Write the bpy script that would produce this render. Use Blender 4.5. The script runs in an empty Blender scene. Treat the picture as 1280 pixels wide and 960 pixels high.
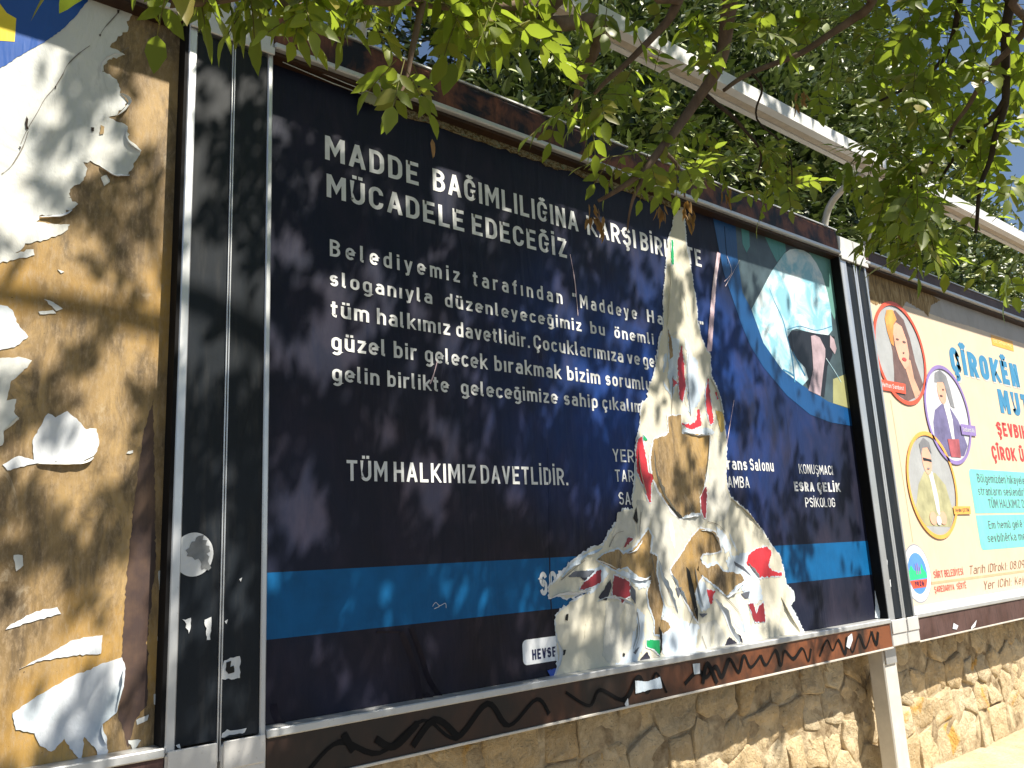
import bpy, math, random
import numpy as np
from mathutils import Vector, Matrix, noise
from mathutils.geometry import tessellate_polygon

# ------------------------------------------------------------------ camera, sky, sun, exposure
G = 0.84                                    # height of the board's lower rail above the ground
ROT = Matrix(((0.7736599473518241, -0.09204581712930383, -0.6268794568436357),
              (-0.6317410845653088, -0.18781728177568574, -0.7520823563537705),
              (-0.04851276054627486, 0.9778815041790039, -0.20345583267330622)))
CAM = Vector((-0.94351311, -2.22102425, 0.4341548 + G))
FPX = 1029.948
S = bpy.context.scene
COL = S.collection
cd = bpy.data.cameras.new("camera"); cam = bpy.data.objects.new("camera", cd); COL.objects.link(cam)
cd.sensor_width = 36; cd.lens = 36 * FPX / 1280; cd.clip_start = 0.05; cd.clip_end = 2000
cam.matrix_world = Matrix.Translation(CAM) @ ROT.to_4x4()
S.camera = cam
SUN_EL, SUN_AZ = 53.7, 25.0                 # elevation; azimuth from the board's normal (-Y) towards +X
se, sa = math.radians(SUN_EL), math.radians(SUN_AZ)
SUN = Vector((math.sin(sa) * math.cos(se), -math.cos(sa) * math.cos(se), math.sin(se)))
w = bpy.data.worlds.new("World"); S.world = w; w.use_nodes = True
nt = w.node_tree; nt.nodes.clear()
sky = nt.nodes.new('ShaderNodeTexSky'); sky.sky_type = 'NISHITA'; sky.sun_disc = False
sky.sun_elevation = se; sky.sun_rotation = math.radians(180) - sa; sky.air_density = 1.0; sky.dust_density = 0.6
bg = nt.nodes.new('ShaderNodeBackground'); bg.inputs[1].default_value = 0.055
wo = nt.nodes.new('ShaderNodeOutputWorld')
nt.links.new(sky.outputs[0], bg.inputs[0]); nt.links.new(bg.outputs[0], wo.inputs[0])
sl = bpy.data.lights.new("sun", 'SUN'); sl.energy = 5.0; sl.angle = math.radians(0.6); sl.color = (1, 0.93, 0.80)
so = bpy.data.objects.new("sun", sl); COL.objects.link(so)
so.rotation_euler = (-SUN).to_track_quat('-Z', 'Y').to_euler(); so.location = (2, -6, 9)
S.view_settings.view_transform = 'Standard'; S.view_settings.look = 'None'
S.view_settings.exposure = 1.02; S.view_settings.gamma = 1
S.cycles.max_bounces = 8; S.cycles.transparent_max_bounces = 8

# ------------------------------------------------------------------ helpers
def ray(px, py):
    return ROT @ Vector((px - 640, -(py - 480), -FPX))
def P(px, py, Y=0.0):                       # the point of the plane y=Y seen at a pixel of the 1280x960 photograph
    r = ray(px, py); return CAM + r * ((Y - CAM.y) / r.y)
def at(px, py, d):                          # the point d metres from the camera towards a pixel
    return CAM + ray(px, py).normalized() * d
ROTI = ROT.transposed()
def proj(p):
    v = ROTI @ (Vector(p) - CAM)
    if v.z > -0.05: return None
    return 640 - FPX * v.x / v.z, 480 + FPX * v.y / v.z, -v.z
def Xat(px, z, Y=0.0):                      # x of the point (x, Y, z) seen in pixel column px
    lo, hi = -300.0, 1300.0
    for _ in range(40):
        m = (lo + hi) / 2
        if P(px, m, Y).z > z: lo = m
        else: hi = m
    return P(px, lo, Y).x
def woff(o):
    v = Vector((0, 0, 0))
    while o is not None: v += o.location; o = o.parent
    return v
def thing(name, label, cat, loc, group=None):
    o = bpy.data.objects.new(name, None); COL.objects.link(o); o.location = loc; o.empty_display_size = 0.1
    o['label'] = label; o['category'] = cat
    if group: o['group'] = group
    return o
def link(name, me, mat, parent=None, label=None, kind=None):
    o = bpy.data.objects.new(name, me); COL.objects.link(o)
    if mat and not me.materials: me.materials.append(mat)
    if parent: o.parent = parent
    if label: o['label'] = label
    if kind: o['kind'] = kind
    return o
def mesh(name, V, F, mat, parent=None, label=None, kind=None, smooth=False):
    off = woff(parent)
    me = bpy.data.meshes.new(name)
    me.from_pydata([tuple(Vector(v) - off) for v in V], [], F); me.update()
    if smooth: me.shade_smooth()
    return link(name, me, mat, parent, label, kind)
class MB:
    def __init__(s): s.V = []; s.F = []
    def add(s, V, F):
        n = len(s.V); s.V += [Vector(v) for v in V]; s.F += [tuple(i + n for i in f) for f in F]; return s
    def box(s, x0, x1, y0, y1, z0, z1, b=0.0):
        if b <= 0:
            V = [(x, y, z) for x in (x0, x1) for y in (y0, y1) for z in (z0, z1)]
            F = [(0, 1, 3, 2), (4, 6, 7, 5), (0, 4, 5, 1), (2, 3, 7, 6), (0, 2, 6, 4), (1, 5, 7, 3)]
            return s.add(V, F)
        # bevelled box: the 24 corner vertices
        V = []; idx = {}
        for i, x in enumerate((x0, x1)):
            for j, y in enumerate((y0, y1)):
                for k, z in enumerate((z0, z1)):
                    for a in range(3):
                        p = [x, y, z]; sgn = (1 - 2 * i, 1 - 2 * j, 1 - 2 * k)
                        for c in range(3):
                            if c != a: p[c] += sgn[c] * b
                        idx[i, j, k, a] = len(V); V.append(p)
        F = []
        for a in range(3):
            o = [c for c in range(3) if c != a]
            for e in (0, 1):
                q = []
                for u, v in ((0, 0), (1, 0), (1, 1), (0, 1)):
                    c = [0, 0, 0]; c[a] = e; c[o[0]] = u; c[o[1]] = v; q.append(idx[c[0], c[1], c[2], a])
                F.append(tuple(q))
        for a in range(3):
            o = [c for c in range(3) if c != a]
            for u in (0, 1):
                for v in (0, 1):
                    q = []
                    for e, ax in ((0, o[0]), (1, o[0]), (1, o[1]), (0, o[1])):
                        c = [0, 0, 0]; c[a] = e; c[o[0]] = u; c[o[1]] = v; q.append(idx[c[0], c[1], c[2], ax])
                    F.append(tuple(q))
        for i in (0, 1):
            for j in (0, 1):
                for k in (0, 1): F.append(tuple(idx[i, j, k, a] for a in range(3)))
        return s.add(V, F)
    def tube(s, pts, rad, n=8, cap=True):
        pts = [Vector(p) for p in pts]; m = len(pts)
        if not hasattr(rad, '__len__'): rad = [rad] * m
        V = []; up = None
        for i, p in enumerate(pts):
            t = (pts[min(i + 1, m - 1)] - pts[max(i - 1, 0)]).normalized()
            if up is None: up = t.orthogonal().normalized()
            u = (up - t * up.dot(t)).normalized(); v = t.cross(u); up = u
            for k in range(n):
                a = 2 * math.pi * k / n; V.append(p + (u * math.cos(a) + v * math.sin(a)) * rad[i])
        F = [(i * n + k, i * n + (k + 1) % n, (i + 1) * n + (k + 1) % n, (i + 1) * n + k) for i in range(m - 1) for k in range(n)]
        if cap: F += [tuple(range(n - 1, -1, -1)), tuple((m - 1) * n + k for k in range(n))]
        return s.add(V, F)
    def build(s, name, mat, parent=None, label=None, kind=None, smooth=False):
        o = mesh(name, s.V, s.F, mat, parent, label, kind, smooth)
        import bmesh
        bm = bmesh.new(); bm.from_mesh(o.data); bmesh.ops.recalc_face_normals(bm, faces=bm.faces); bm.to_mesh(o.data); bm.free()
        return o
def box(name, x0, x1, y0, y1, z0, z1, mat, parent=None, b=0.002, label=None, kind=None):
    return MB().box(x0, x1, y0, y1, z0, z1, b).build(name, mat, parent, label, kind)
def smoothpts(pts, k=6):                    # Catmull-Rom through the points
    pts = [Vector(p) for p in pts]; out = []
    for i in range(len(pts) - 1):
        a = pts[max(i - 1, 0)]; b = pts[i]; c = pts[i + 1]; d = pts[min(i + 2, len(pts) - 1)]
        for j in range(k):
            t = j / k
            out.append(0.5 * ((2 * b) + (c - a) * t + (2 * a - 5 * b + 4 * c - d) * t * t + (3 * b - a - 3 * c + d) * t ** 3))
    out.append(pts[-1]); return out

# ------------------------------------------------------------------ materials
class N:
    def __init__(s, name):
        s.m = bpy.data.materials.new(name); s.m.use_nodes = True; s.t = s.m.node_tree
        s.b = s.t.nodes['Principled BSDF']; s.out = s.t.nodes['Material Output']
        s.tc = None
    def n(s, typ, **kw):
        x = s.t.nodes.new(typ)
        for k, v in kw.items(): setattr(x, k, v)
        return x
    def l(s, a, b): s.t.links.new(a, b)
    def coord(s, sc=(1, 1, 1), kind='Object', rot=(0, 0, 0)):
        if s.tc is None: s.tc = s.n('ShaderNodeTexCoord')
        mp = s.n('ShaderNodeMapping'); mp.inputs['Scale'].default_value = sc; mp.inputs['Rotation'].default_value = rot
        s.l(s.tc.outputs[kind], mp.inputs[0]); return mp.outputs[0]
    def noise(s, scale=5, detail=6, rough=0.55, sc=(1, 1, 1), dist=0.0, co=None):
        x = s.n('ShaderNodeTexNoise'); x.inputs['Scale'].default_value = scale; x.inputs['Detail'].default_value = detail
        x.inputs['Roughness'].default_value = rough; x.inputs['Distortion'].default_value = dist
        s.l(co or s.coord(sc), x.inputs['Vector']); return x.outputs['Fac']
    def ramp(s, f, stops, interp='LINEAR'):
        r = s.n('ShaderNodeValToRGB'); r.color_ramp.interpolation = interp; e = r.color_ramp.elements
        while len(e) < len(stops): e.new(0.5)
        for i, (p, c) in enumerate(stops):
            e[i].position = p; e[i].color = (c, c, c, 1) if not hasattr(c, '__len__') else (*c, 1)
        s.l(f, r.inputs[0]); return r.outputs[0]
    def mix(s, f, a, b, mode='MIX'):
        x = s.n('ShaderNodeMix', data_type='RGBA', blend_type=mode)
        for v, i in ((f, 0), (a, 6), (b, 7)):
            if hasattr(v, 'is_linked') or hasattr(v, 'links'): s.l(v, x.inputs[i])
            elif i == 0: x.inputs[0].default_value = v
            else: x.inputs[i].default_value = (*v, 1)
        return x.outputs[2]
    def math(s, op, a, b=0.0, clamp=False):
        x = s.n('ShaderNodeMath', operation=op); x.use_clamp = clamp
        for v, i in ((a, 0), (b, 1)):
            if hasattr(v, 'links'): s.l(v, x.inputs[i])
            else: x.inputs[i].default_value = v
        return x.outputs[0]
    def axis(s, k):
        x = s.n('ShaderNodeSeparateXYZ')
        if s.tc is None: s.tc = s.n('ShaderNodeTexCoord')
        s.l(s.tc.outputs['Object'], x.inputs[0]); return x.outputs[k]
    def col(s, c):
        if hasattr(c, 'links'): s.l(c, s.b.inputs['Base Color'])
        else: s.b.inputs['Base Color'].default_value = (*c, 1)
        return s
    def set(s, rough=0.5, metal=0.0, spec=0.5):
        s.b.inputs['Roughness'].default_value = rough if not hasattr(rough, 'links') else 0.5
        if hasattr(rough, 'links'): s.l(rough, s.b.inputs['Roughness'])
        s.b.inputs['Metallic'].default_value = metal; s.b.inputs['Specular IOR Level'].default_value = spec; return s
    def bump(s, h, strength=0.3, dist=0.01):
        x = s.n('ShaderNodeBump'); x.inputs['Strength'].default_value = strength; x.inputs['Distance'].default_value = dist
        s.l(h, x.inputs['Height'])
        if s.b.inputs['Normal'].links: s.l(s.b.inputs['Normal'].links[0].from_socket, x.inputs['Normal'])
        s.l(x.outputs[0], s.b.inputs['Normal']); return s

def wrinkles(k, st=0.5):                    # creases of the pasted sheet, mostly upright, the same for paper and print
    a = k.noise(3.0, 5, 0.5, (2.2, 1, 0.35), 0.6)
    r = k.ramp(a, [(0.40, 0.0), (0.49, 1.0), (0.51, 1.0), (0.60, 0.0)])
    k.bump(r, st * 0.35, 0.006)
    b = k.noise(26, 4, 0.6, (1, 1, 0.5)); k.bump(b, st * 0.35, 0.002)
    c = k.noise(1.2, 2, 0.5); k.bump(c, st * 0.6, 0.03)
def print_mat(name, c, rough=0.42, spec=0.45, var=0.12, st=0.5):
    k = N(name); f = k.noise(9, 6, 0.6)
    k.col(k.mix(k.ramp(f, [(0.3, 0.0), (0.75, 1.0)]), tuple(x * (1 - var) for x in c), tuple(min(1, x * (1 + var)) for x in c)))
    k.set(rough, 0, spec); wrinkles(k, st); return k.m
def flat(name, c, rough=0.6, var=0.15, scale=30, spec=0.4):
    k = N(name); f = k.noise(scale, 6, 0.6)
    k.col(k.mix(k.ramp(f, [(0.3, 0.0), (0.72, 1.0)]), tuple(x * (1 - var) for x in c), tuple(min(1, x * (1 + var)) for x in c)))
    k.set(rough, 0, spec).bump(f, 0.15, 0.002); return k.m

def m_poster():                             # printed design: navy with a royal blue cloud right of the middle, brown-black lower left
    k = N('navy_poster_print')
    x = k.axis(0); z = k.axis(2)
    def blob(cx, cz, rx, rz):
        a = k.math('DIVIDE', k.math('SUBTRACT', x, cx), rx); b = k.math('DIVIDE', k.math('SUBTRACT', z, cz), rz)
        d = k.math('SQRT', k.math('ADD', k.math('MULTIPLY', a, a), k.math('MULTIPLY', b, b)))
        return k.math('SUBTRACT', 1.0, d, True)
    n1 = k.noise(2.6, 5, 0.6, (1, 1, 0.7), 0.8)
    glow = k.math('MULTIPLY', k.math('POWER', blob(0.25, 1.05, 1.35, 0.80), 1.1), k.ramp(n1, [(0.33, 0.1), (0.62, 1.0)]))
    base = k.mix(k.math('POWER', blob(-0.8, -0.25, 2.6, 1.35), 0.7), (0.010, 0.012, 0.028), (0.016, 0.0100, 0.0110))
    base = k.mix(k.ramp(k.noise(1.7, 4, 0.6), [(0.4, 0.0), (0.65, 0.7)]), base, (0.009, 0.014, 0.036))
    c = k.mix(glow, base, (0.006, 0.065, 0.34))
    dots = k.noise(140, 3, 0.7, (1, 1, 1))
    c = k.mix(k.ramp(dots, [(0.70, 0.0), (0.78, 0.15)]), c, (0.25, 0.27, 0.32))
    haze = k.noise(7, 5, 0.65, (1, 1, 0.6), 0.5)      # pinkish haze, puts a violet sheen into the print colour
    c = k.mix(k.ramp(haze, [(0.45, 0.0), (0.8, 0.05)]), c, (0.34, 0.22, 0.28))
    k.col(c).set(k.ramp(haze, [(0.3, 0.45), (0.7, 0.62)]), 0, 0.2); wrinkles(k, 0.8); return k.m
def m_dustwood():                           # old glue-stained brown backing board
    k = N('glue_stained_board')
    st = k.noise(7, 8, 0.7, (2.0, 1, 0.7), 0.6); bl = k.noise(4.2, 6, 0.6, (1, 1, 0.8), 0.7); fine = k.noise(48, 6, 0.75, (1.8, 1, 0.6))
    c = k.mix(k.ramp(bl, [(0.3, 0.0), (0.68, 1.0)]), (0.145, 0.095, 0.045), (0.47, 0.315, 0.135))
    c = k.mix(k.ramp(st, [(0.44, 0.0), (0.62, 0.85)]), c, (0.095, 0.068, 0.042))
    c = k.mix(k.ramp(k.noise(2.3, 4, 0.6), [(0.52, 0.0), (0.66, 0.75)]), c, (0.50, 0.29, 0.065))
    c = k.mix(k.ramp(fine, [(0.48, 0.0), (0.68, 0.75)]), c, (0.38, 0.28, 0.17))
    sc2 = k.noise(35, 4, 0.7, (4, 1, 0.15)); c = k.mix(k.ramp(sc2, [(0.64, 0.0), (0.72, 0.4)]), c, (0.05, 0.035, 0.02))
    wh = k.noise(5.5, 7, 0.75, (1.5, 1, 0.8), 0.9); c = k.mix(k.ramp(wh, [(0.60, 0.0), (0.72, 0.6)]), c, (0.50, 0.42, 0.30))
    sp = k.noise(150, 3, 0.7); c = k.mix(k.ramp(sp, [(0.66, 0.0), (0.70, 0.8)]), c, (0.03, 0.02, 0.015))
    k.col(c).set(0.62, 0, 0.35).bump(fine, 0.5, 0.003).bump(st, 0.4, 0.004); return k.m
def m_stainstrip():
    k = N('purple_brown_strip'); st = k.noise(9, 8, 0.7, (5, 1, 0.4)); bl = k.noise(6, 5, 0.6)
    c = k.mix(k.ramp(bl, [(0.4, 0.0), (0.62, 1.0)]), (0.055, 0.032, 0.028), (0.13, 0.075, 0.045))
    c = k.mix(k.ramp(st, [(0.5, 0.0), (0.75, 0.8)]), c, (0.05, 0.035, 0.03))
    k.col(c).set(0.6).bump(st, 0.5, 0.003); return k.m
def m_tornpaper(name, a, b, c3, rough=0.75):
    k = N(name); bl = k.noise(8, 6, 0.6, (1, 1, 0.55), 0.6); n2 = k.noise(3.5, 4, 0.55, (1, 1, 0.7), 0.4); f = k.noise(55, 5, 0.65, (1, 1, 0.5))
    c = k.mix(k.ramp(bl, [(0.38, 0.0), (0.62, 1.0)]), a, b)
    c = k.mix(k.ramp(n2, [(0.55, 0.0), (0.68, 0.8)]), c, c3)
    vd = k.noise(13, 5, 0.7, (1, 1, 0.25), 1.2)
    c = k.mix(k.ramp(vd, [(0.62, 0.0), (0.72, 0.45)]), c, tuple(x * 0.62 for x in a))
    k.col(c).set(rough, 0, 0.3).bump(f, 0.4, 0.003).bump(bl, 0.6, 0.012).bump(n2, 0.5, 0.03); return k.m
def m_alu(name='brushed_aluminium', c=(0.62, 0.63, 0.65), rough=0.34, metal=0.75):
    k = N(name); f = k.noise(30, 5, 0.6, (1, 1, 0.15)); g = k.noise(5, 4, 0.6)
    cc = k.mix(k.ramp(g, [(0.45, 0.0), (0.75, 0.5)]), c, tuple(x * 0.72 for x in c))
    d = k.noise(90, 4, 0.7); cc = k.mix(k.ramp(d, [(0.62, 0.0), (0.72, 0.5)]), cc, (0.30, 0.28, 0.26))
    k.col(cc).set(k.ramp(f, [(0.3, rough - 0.07), (0.7, rough + 0.14)]), metal, 0.5).bump(f, 0.08, 0.001); return k.m
def m_film():
    k = N('dark_post_film'); f = k.noise(16, 6, 0.65, (2.5, 1, 0.25)); g = k.noise(4, 5, 0.6)
    c = k.mix(k.ramp(g, [(0.4, 0.0), (0.7, 1.0)]), (0.007, 0.010, 0.014), (0.011, 0.016, 0.024))
    c = k.mix(k.ramp(f, [(0.5, 0.0), (0.8, 0.35)]), c, (0.065, 0.062, 0.06))
    v = k.n('ShaderNodeTexVoronoi', feature='DISTANCE_TO_EDGE'); v.inputs['Scale'].default_value = 22
    k.l(k.coord((1.4, 1, 0.5), rot=(0, 0.5, 0)), v.inputs['Vector'])
    c = k.mix(k.ramp(v.outputs['Distance'], [(0.0, 0.4), (0.012, 0.0)]), c, (0.004, 0.004, 0.005))
    k.col(c).set(k.ramp(f, [(0.35, 0.42), (0.65, 0.60)]), 0, 0.22).bump(f, 0.12, 0.002); return k.m
def m_fascia(name, a, b, d, sc=2.0):
    k = N(name); g = k.noise(sc, 5, 0.6, (1, 1, 1), 0.5); st = k.noise(14, 7, 0.7, (4, 1, 0.6))
    c = k.mix(k.ramp(g, [(0.40, 0.0), (0.60, 1.0)]), a, b)
    c = k.mix(k.ramp(st, [(0.5, 0.0), (0.72, 0.8)]), c, d)
    k.col(c).set(0.5, 0, 0.22).bump(st, 0.25, 0.003); return k.m
def m_stone():
    k = N('rough_limestone'); oi = k.n('ShaderNodeObjectInfo')
    geo = k.n('ShaderNodeNewGeometry'); mp = k.n('ShaderNodeMapping'); mp.inputs['Scale'].default_value = (1, 1, 1)
    k.l(geo.outputs['Position'], mp.inputs[0])
    def nz(sc, d=6, r=0.6, di=0.0): return k.noise(sc, d, r, dist=di, co=mp.outputs[0])
    base = k.ramp(oi.outputs['Random'], [(0.0, (0.58, 0.44, 0.26)), (0.35, (0.68, 0.54, 0.34)), (0.7, (0.62, 0.52, 0.36)), (1.0, (0.74, 0.63, 0.44))])
    g = nz(9, 7, 0.65, 0.5); c = k.mix(k.ramp(g, [(0.35, 0.0), (0.66, 0.5)]), base, (0.36, 0.25, 0.13))
    h = nz(38, 6, 0.7); c = k.mix(k.ramp(h, [(0.5, 0.0), (0.75, 0.7)]), c, (0.76, 0.66, 0.48))
    o = nz(5.0, 4, 0.5, 0.4); c = k.mix(k.ramp(o, [(0.64, 0.0), (0.70, 0.85)]), c, (0.60, 0.33, 0.06))
    p = nz(70, 3, 0.7); c = k.mix(k.ramp(p, [(0.66, 0.0), (0.71, 0.8)]), c, (0.07, 0.045, 0.025))
    k.col(c).set(0.92, 0, 0.2).bump(g, 1.0, 0.05).bump(h, 0.9, 0.014); return k.m
def m_leaf(name, cols, trans, gloss=0.35, tw=0.45, isl=True):
    k = N(name); r = None
    gi = k.n('ShaderNodeNewGeometry'); oi = k.n('ShaderNodeObjectInfo')
    r = k.math('FRACT', k.math('ADD', gi.outputs['Random Per Island'], oi.outputs['Random']))
    st = [(i / (len(cols) - 1), c) for i, c in enumerate(cols)]
    c = k.ramp(r, st); k.col(c).set(gloss, 0, 0.5)
    tr = k.n('ShaderNodeBsdfTranslucent'); k.l(k.mix(r, trans, tuple(x * 0.7 for x in trans)), tr.inputs[0])
    mx = k.n('ShaderNodeMixShader'); mx.inputs[0].default_value = tw
    k.l(k.b.outputs[0], mx.inputs[1]); k.l(tr.outputs[0], mx.inputs[2]); k.l(mx.outputs[0], k.out.inputs[0]); return k.m
def m_bark(name, a, b):
    k = N(name); f = k.noise(25, 6, 0.65, (1, 1, 0.4)); k.col(k.mix(k.ramp(f, [(0.35, 0.0), (0.65, 1.0)]), a, b)).set(0.85, 0, 0.2).bump(f, 0.7, 0.006); return k.m
def m_ground():
    k = N('pavement_concrete'); g = k.noise(1.2, 6, 0.6); f = k.noise(45, 6, 0.7)
    c = k.mix(k.ramp(g, [(0.35, 0.0), (0.65, 1.0)]), (0.085, 0.08, 0.072), (0.13, 0.12, 0.105))
    c = k.mix(k.ramp(f, [(0.5, 0.0), (0.75, 0.6)]), c, (0.05, 0.047, 0.04)); k.col(c).set(0.9, 0, 0.2).bump(f, 0.4, 0.006); return k.m

ALU = m_alu(); RAIL = m_alu('dull_rail_aluminium', (0.60, 0.61, 0.62), 0.42, 0.6)
CAP = m_alu('weathered_silver_sheet', (0.66, 0.65, 0.64), 0.5, 0.35)
FILM = m_film(); WOOD = m_dustwood(); STRIP = m_stainstrip(); NAVY = m_poster()
TEXT = print_mat('white_print', (0.72, 0.73, 0.74), 0.5)
BLACK = flat('black_gap', (0.012, 0.012, 0.012), 0.8)

# ------------------------------------------------------------------ ground, terrace
ground = mesh('ground', [(-400, -400, 0), (400, -400, 0), (400, 400, 0), (-400, 400, 0)], [(0, 1, 2, 3)], m_ground(), kind='structure')
road = mesh('road', [(-200, -11, 0.004), (200, -11, 0.004), (200, -3.7, 0.004), (-200, -3.7, 0.004)], [(0, 1, 2, 3)],
            flat('asphalt', (0.05, 0.05, 0.05), 0.9, 0.3, 40), kind='structure')
k = N('sandy_verge'); g_ = k.noise(3, 7, 0.65); f_ = k.noise(60, 6, 0.7)
c = k.mix(k.ramp(g_, [(0.35, 0.0), (0.65, 1.0)]), (0.42, 0.34, 0.22), (0.60, 0.51, 0.36)); c = k.mix(k.ramp(f_, [(0.5, 0.0), (0.72, 0.7)]), c, (0.26, 0.20, 0.13))
k.col(c).set(0.95, 0, 0.1).bump(f_, 0.6, 0.01)
mesh('path', [(-60, -0.75, 0.004), (60, -0.75, 0.004), (60, 0.36, 0.004), (-60, 0.36, 0.004)], [(0, 1, 2, 3)], k.m, kind='structure')
kb = MB().box(-60, 60, -3.7, -3.55, -0.01, 0.10, 0.01).build('kerb', flat('kerb_stone', (0.36, 0.34, 0.3), 0.85, 0.2), kind='structure')
terrace = MB().box(-60, 60, 0.36, 60, 0.0, G + 0.9).build('terrace', flat('soil', (0.10, 0.075, 0.045), 0.95, 0.4, 6), kind='structure')

# ------------------------------------------------------------------ stone wall
WY = 0.15
rnd = random.Random(11)
wall = thing('stone_wall', 'rough pale limestone retaining wall running behind the billboards', 'wall', (3, WY + 0.12, 0))
mort = m_mort = None
kk = N('old_mortar'); f_ = kk.noise(12, 7, 0.65, co=None); f2 = kk.noise(50, 5, 0.7)
kk.col(kk.mix(kk.ramp(f_, [(0.35, 0.0), (0.65, 1.0)]), (0.20, 0.145, 0.085), (0.60, 0.49, 0.33))).set(0.95, 0, 0.1).bump(f2, 0.8, 0.01).bump(f_, 0.8, 0.02)
MORTAR = kk.m; STONE = m_stone()
# mortar bed: a bumpy sheet with a solid core behind it
gx = np.arange(-1.5, 9.01, 0.06); gz = np.arange(0.0, G + 0.901, 0.06); V = []; F = []
for z in gz:
    for x in gx:
        V.append((x, WY - 0.002 + 0.022 * noise.noise(Vector((x * 6, 3.1, z * 6))), z))
nx = len(gx)
for j in range(len(gz) - 1):
    for i in range(nx - 1): F.append((j * nx + i, j * nx + i + 1, (j + 1) * nx + i + 1, (j + 1) * nx + i))
mesh('mortar', V, F, MORTAR, wall, smooth=True)
MB().box(-1.5, 9, WY + 0.06, WY + 0.235, 0, G + 0.9).build('wall_core', MORTAR, wall)
def clip(poly, n, d):                       # keep the side n.p <= d
    out = []
    for i in range(len(poly)):
        a, b = poly[i], poly[(i + 1) % len(poly)]; da = a.dot(n) - d; db = b.dot(n) - d
        if da <= 0: out.append(a)
        if da * db < 0: out.append(a + (b - a) * (da / (da - db)))
    return out
seeds = []; z = 0.05; row = 0
while z < G + 0.05:
    h = rnd.uniform(0.14, 0.21); x = -0.6 + rnd.uniform(0, 0.1)
    while x < 8.3:
        wd = rnd.uniform(0.12, 0.30); seeds.append((Vector((x + wd / 2, z + h / 2 + rnd.uniform(-0.018, 0.018))), wd)); x += wd
    z += h; row += 1
for i, (s0, wd) in enumerate(seeds):
    poly = [s0 + Vector(v) for v in ((-0.24, -0.16), (0.24, -0.16), (0.24, 0.16), (-0.24, 0.16))]
    for j, (s1, w1) in enumerate(seeds):
        dv = s1 - s0
        if i != j and abs(dv.x) < 0.5 and abs(dv.y) < 0.4:
            L = dv.length; n = dv / L
            t = L * (0.5 + 0.25 * (wd - w1) / (wd + w1)); poly = clip(poly, n, n.dot(s0) + t)
            if len(poly) < 3: break
    if len(poly) < 3: continue
    # the few stones wholly hidden by the boards or below the picture are left to the mortar bed
    pr = proj((s0.x, WY, s0.y)); 
    if pr is None or pr[0] < 330 or pr[0] > 1330 or pr[1] > 1010 or s0.y > G - 0.02: continue
    c = sum(poly, Vector((0, 0))) / len(poly)
    # round and roughen the outline
    pts = []
    m = len(poly); gap = rnd.uniform(0.002, 0.008)
    for a in range(m):
        p0, p1 = poly[a], poly[(a + 1) % m]; L = (p1 - p0).length
        for t in ([0.08, 0.5, 0.92] if L > 0.06 else [0.3, 0.7]): pts.append(p0.lerp(p1, t))
    pts = [c + (p - c) * max(0.2, 1 - 0.8 * gap / max((p - c).length, 0.02)) for p in pts]
    pts = [p + Vector((noise.noise(Vector((p.x * 30, p.y * 30, i))), noise.noise(Vector((p.x * 30, p.y * 30, i + 50))))) * 0.013 for p in pts]
    k = len(pts); pro = rnd.uniform(0.004, 0.015); tx = rnd.uniform(-0.12, 0.12); tz = rnd.uniform(-0.15, 0.15)
    def yy(p, d): return WY - d - (p.x - c.x) * tx - (p.y - c.y) * tz + 0.016 * noise.noise(Vector((p.x * 14, p.y * 14, i)))
    V = [(p.x, WY + 0.045, p.y) for p in pts]
    q1 = [c + (p - c) * 0.985 for p in pts]; q2 = [c + (p - c) * 0.93 for p in pts]; q3 = [c + (p - c) * 0.5 for p in pts]
    V += [(p.x, yy(p, pro * 0.55), p.y) for p in q1]; V += [(p.x, yy(p, pro), p.y) for p in q2]
    V += [(p.x, yy(p, pro * 1.0 + rnd.uniform(-0.003, 0.005)), p.y) for p in q3]; V += [(c.x, yy(c, pro * 1.05), c.y)]
    F = []
    for r in range(3):
        for a in range(k): F.append((r * k + a, r * k + (a + 1) % k, (r + 1) * k + (a + 1) % k, (r + 1) * k + a))
    for a in range(k): F.append((3 * k + a, 3 * k + (a + 1) % k, 4 * k))
    mesh('stone', V, F, STONE, wall, smooth=True)

# ------------------------------------------------------------------ sheets: traced outlines become paper with real size and thickness
def outline(poly, jag=0.0, seed=0, px=True, Y=0.0, grow=0.0):
    pts = [Vector((P(*q, Y).x, P(*q, Y).z)) for q in poly] if px else [Vector(q) for q in poly]
    if grow:
        n = len(pts); ar = sum(pts[i - 1].x * pts[i].y - pts[i].x * pts[i - 1].y for i in range(n)); sg = 1 if ar > 0 else -1; g2 = []
        for i, p in enumerate(pts):
            a, b = (p - pts[i - 1]), (pts[(i + 1) % n] - p); t = (a.normalized() + b.normalized())
            if t.length < 0.3: t = a
            t.normalize(); g2.append(p + Vector((t.y, -t.x)) * sg * grow * (0.5 + 1.2 * abs(noise.noise(Vector((p.x * 25, p.y * 25, seed + 3))))))
        pts = g2
    if jag <= 0: return pts
    out = []
    for i in range(len(pts)):
        a, b = pts[i], pts[(i + 1) % len(pts)]; L = (b - a).length; n = max(1, int(L / 0.0065))
        nn = Vector((-(b - a).y, (b - a).x)) / max(L, 1e-6)
        for j in range(n):
            p = a.lerp(b, j / n)
            k = 0.9 * noise.noise(Vector((p.x * 33, p.y * 33, seed))) + 1.2 * noise.noise(Vector((p.x * 170, p.y * 170, seed + 9))) + 0.8 * abs(noise.noise(Vector((p.x * 90, p.y * 300, seed + 4))))
            out.append(p + nn * (k * jag if j else k * jag * 0.4))
    return out
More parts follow.
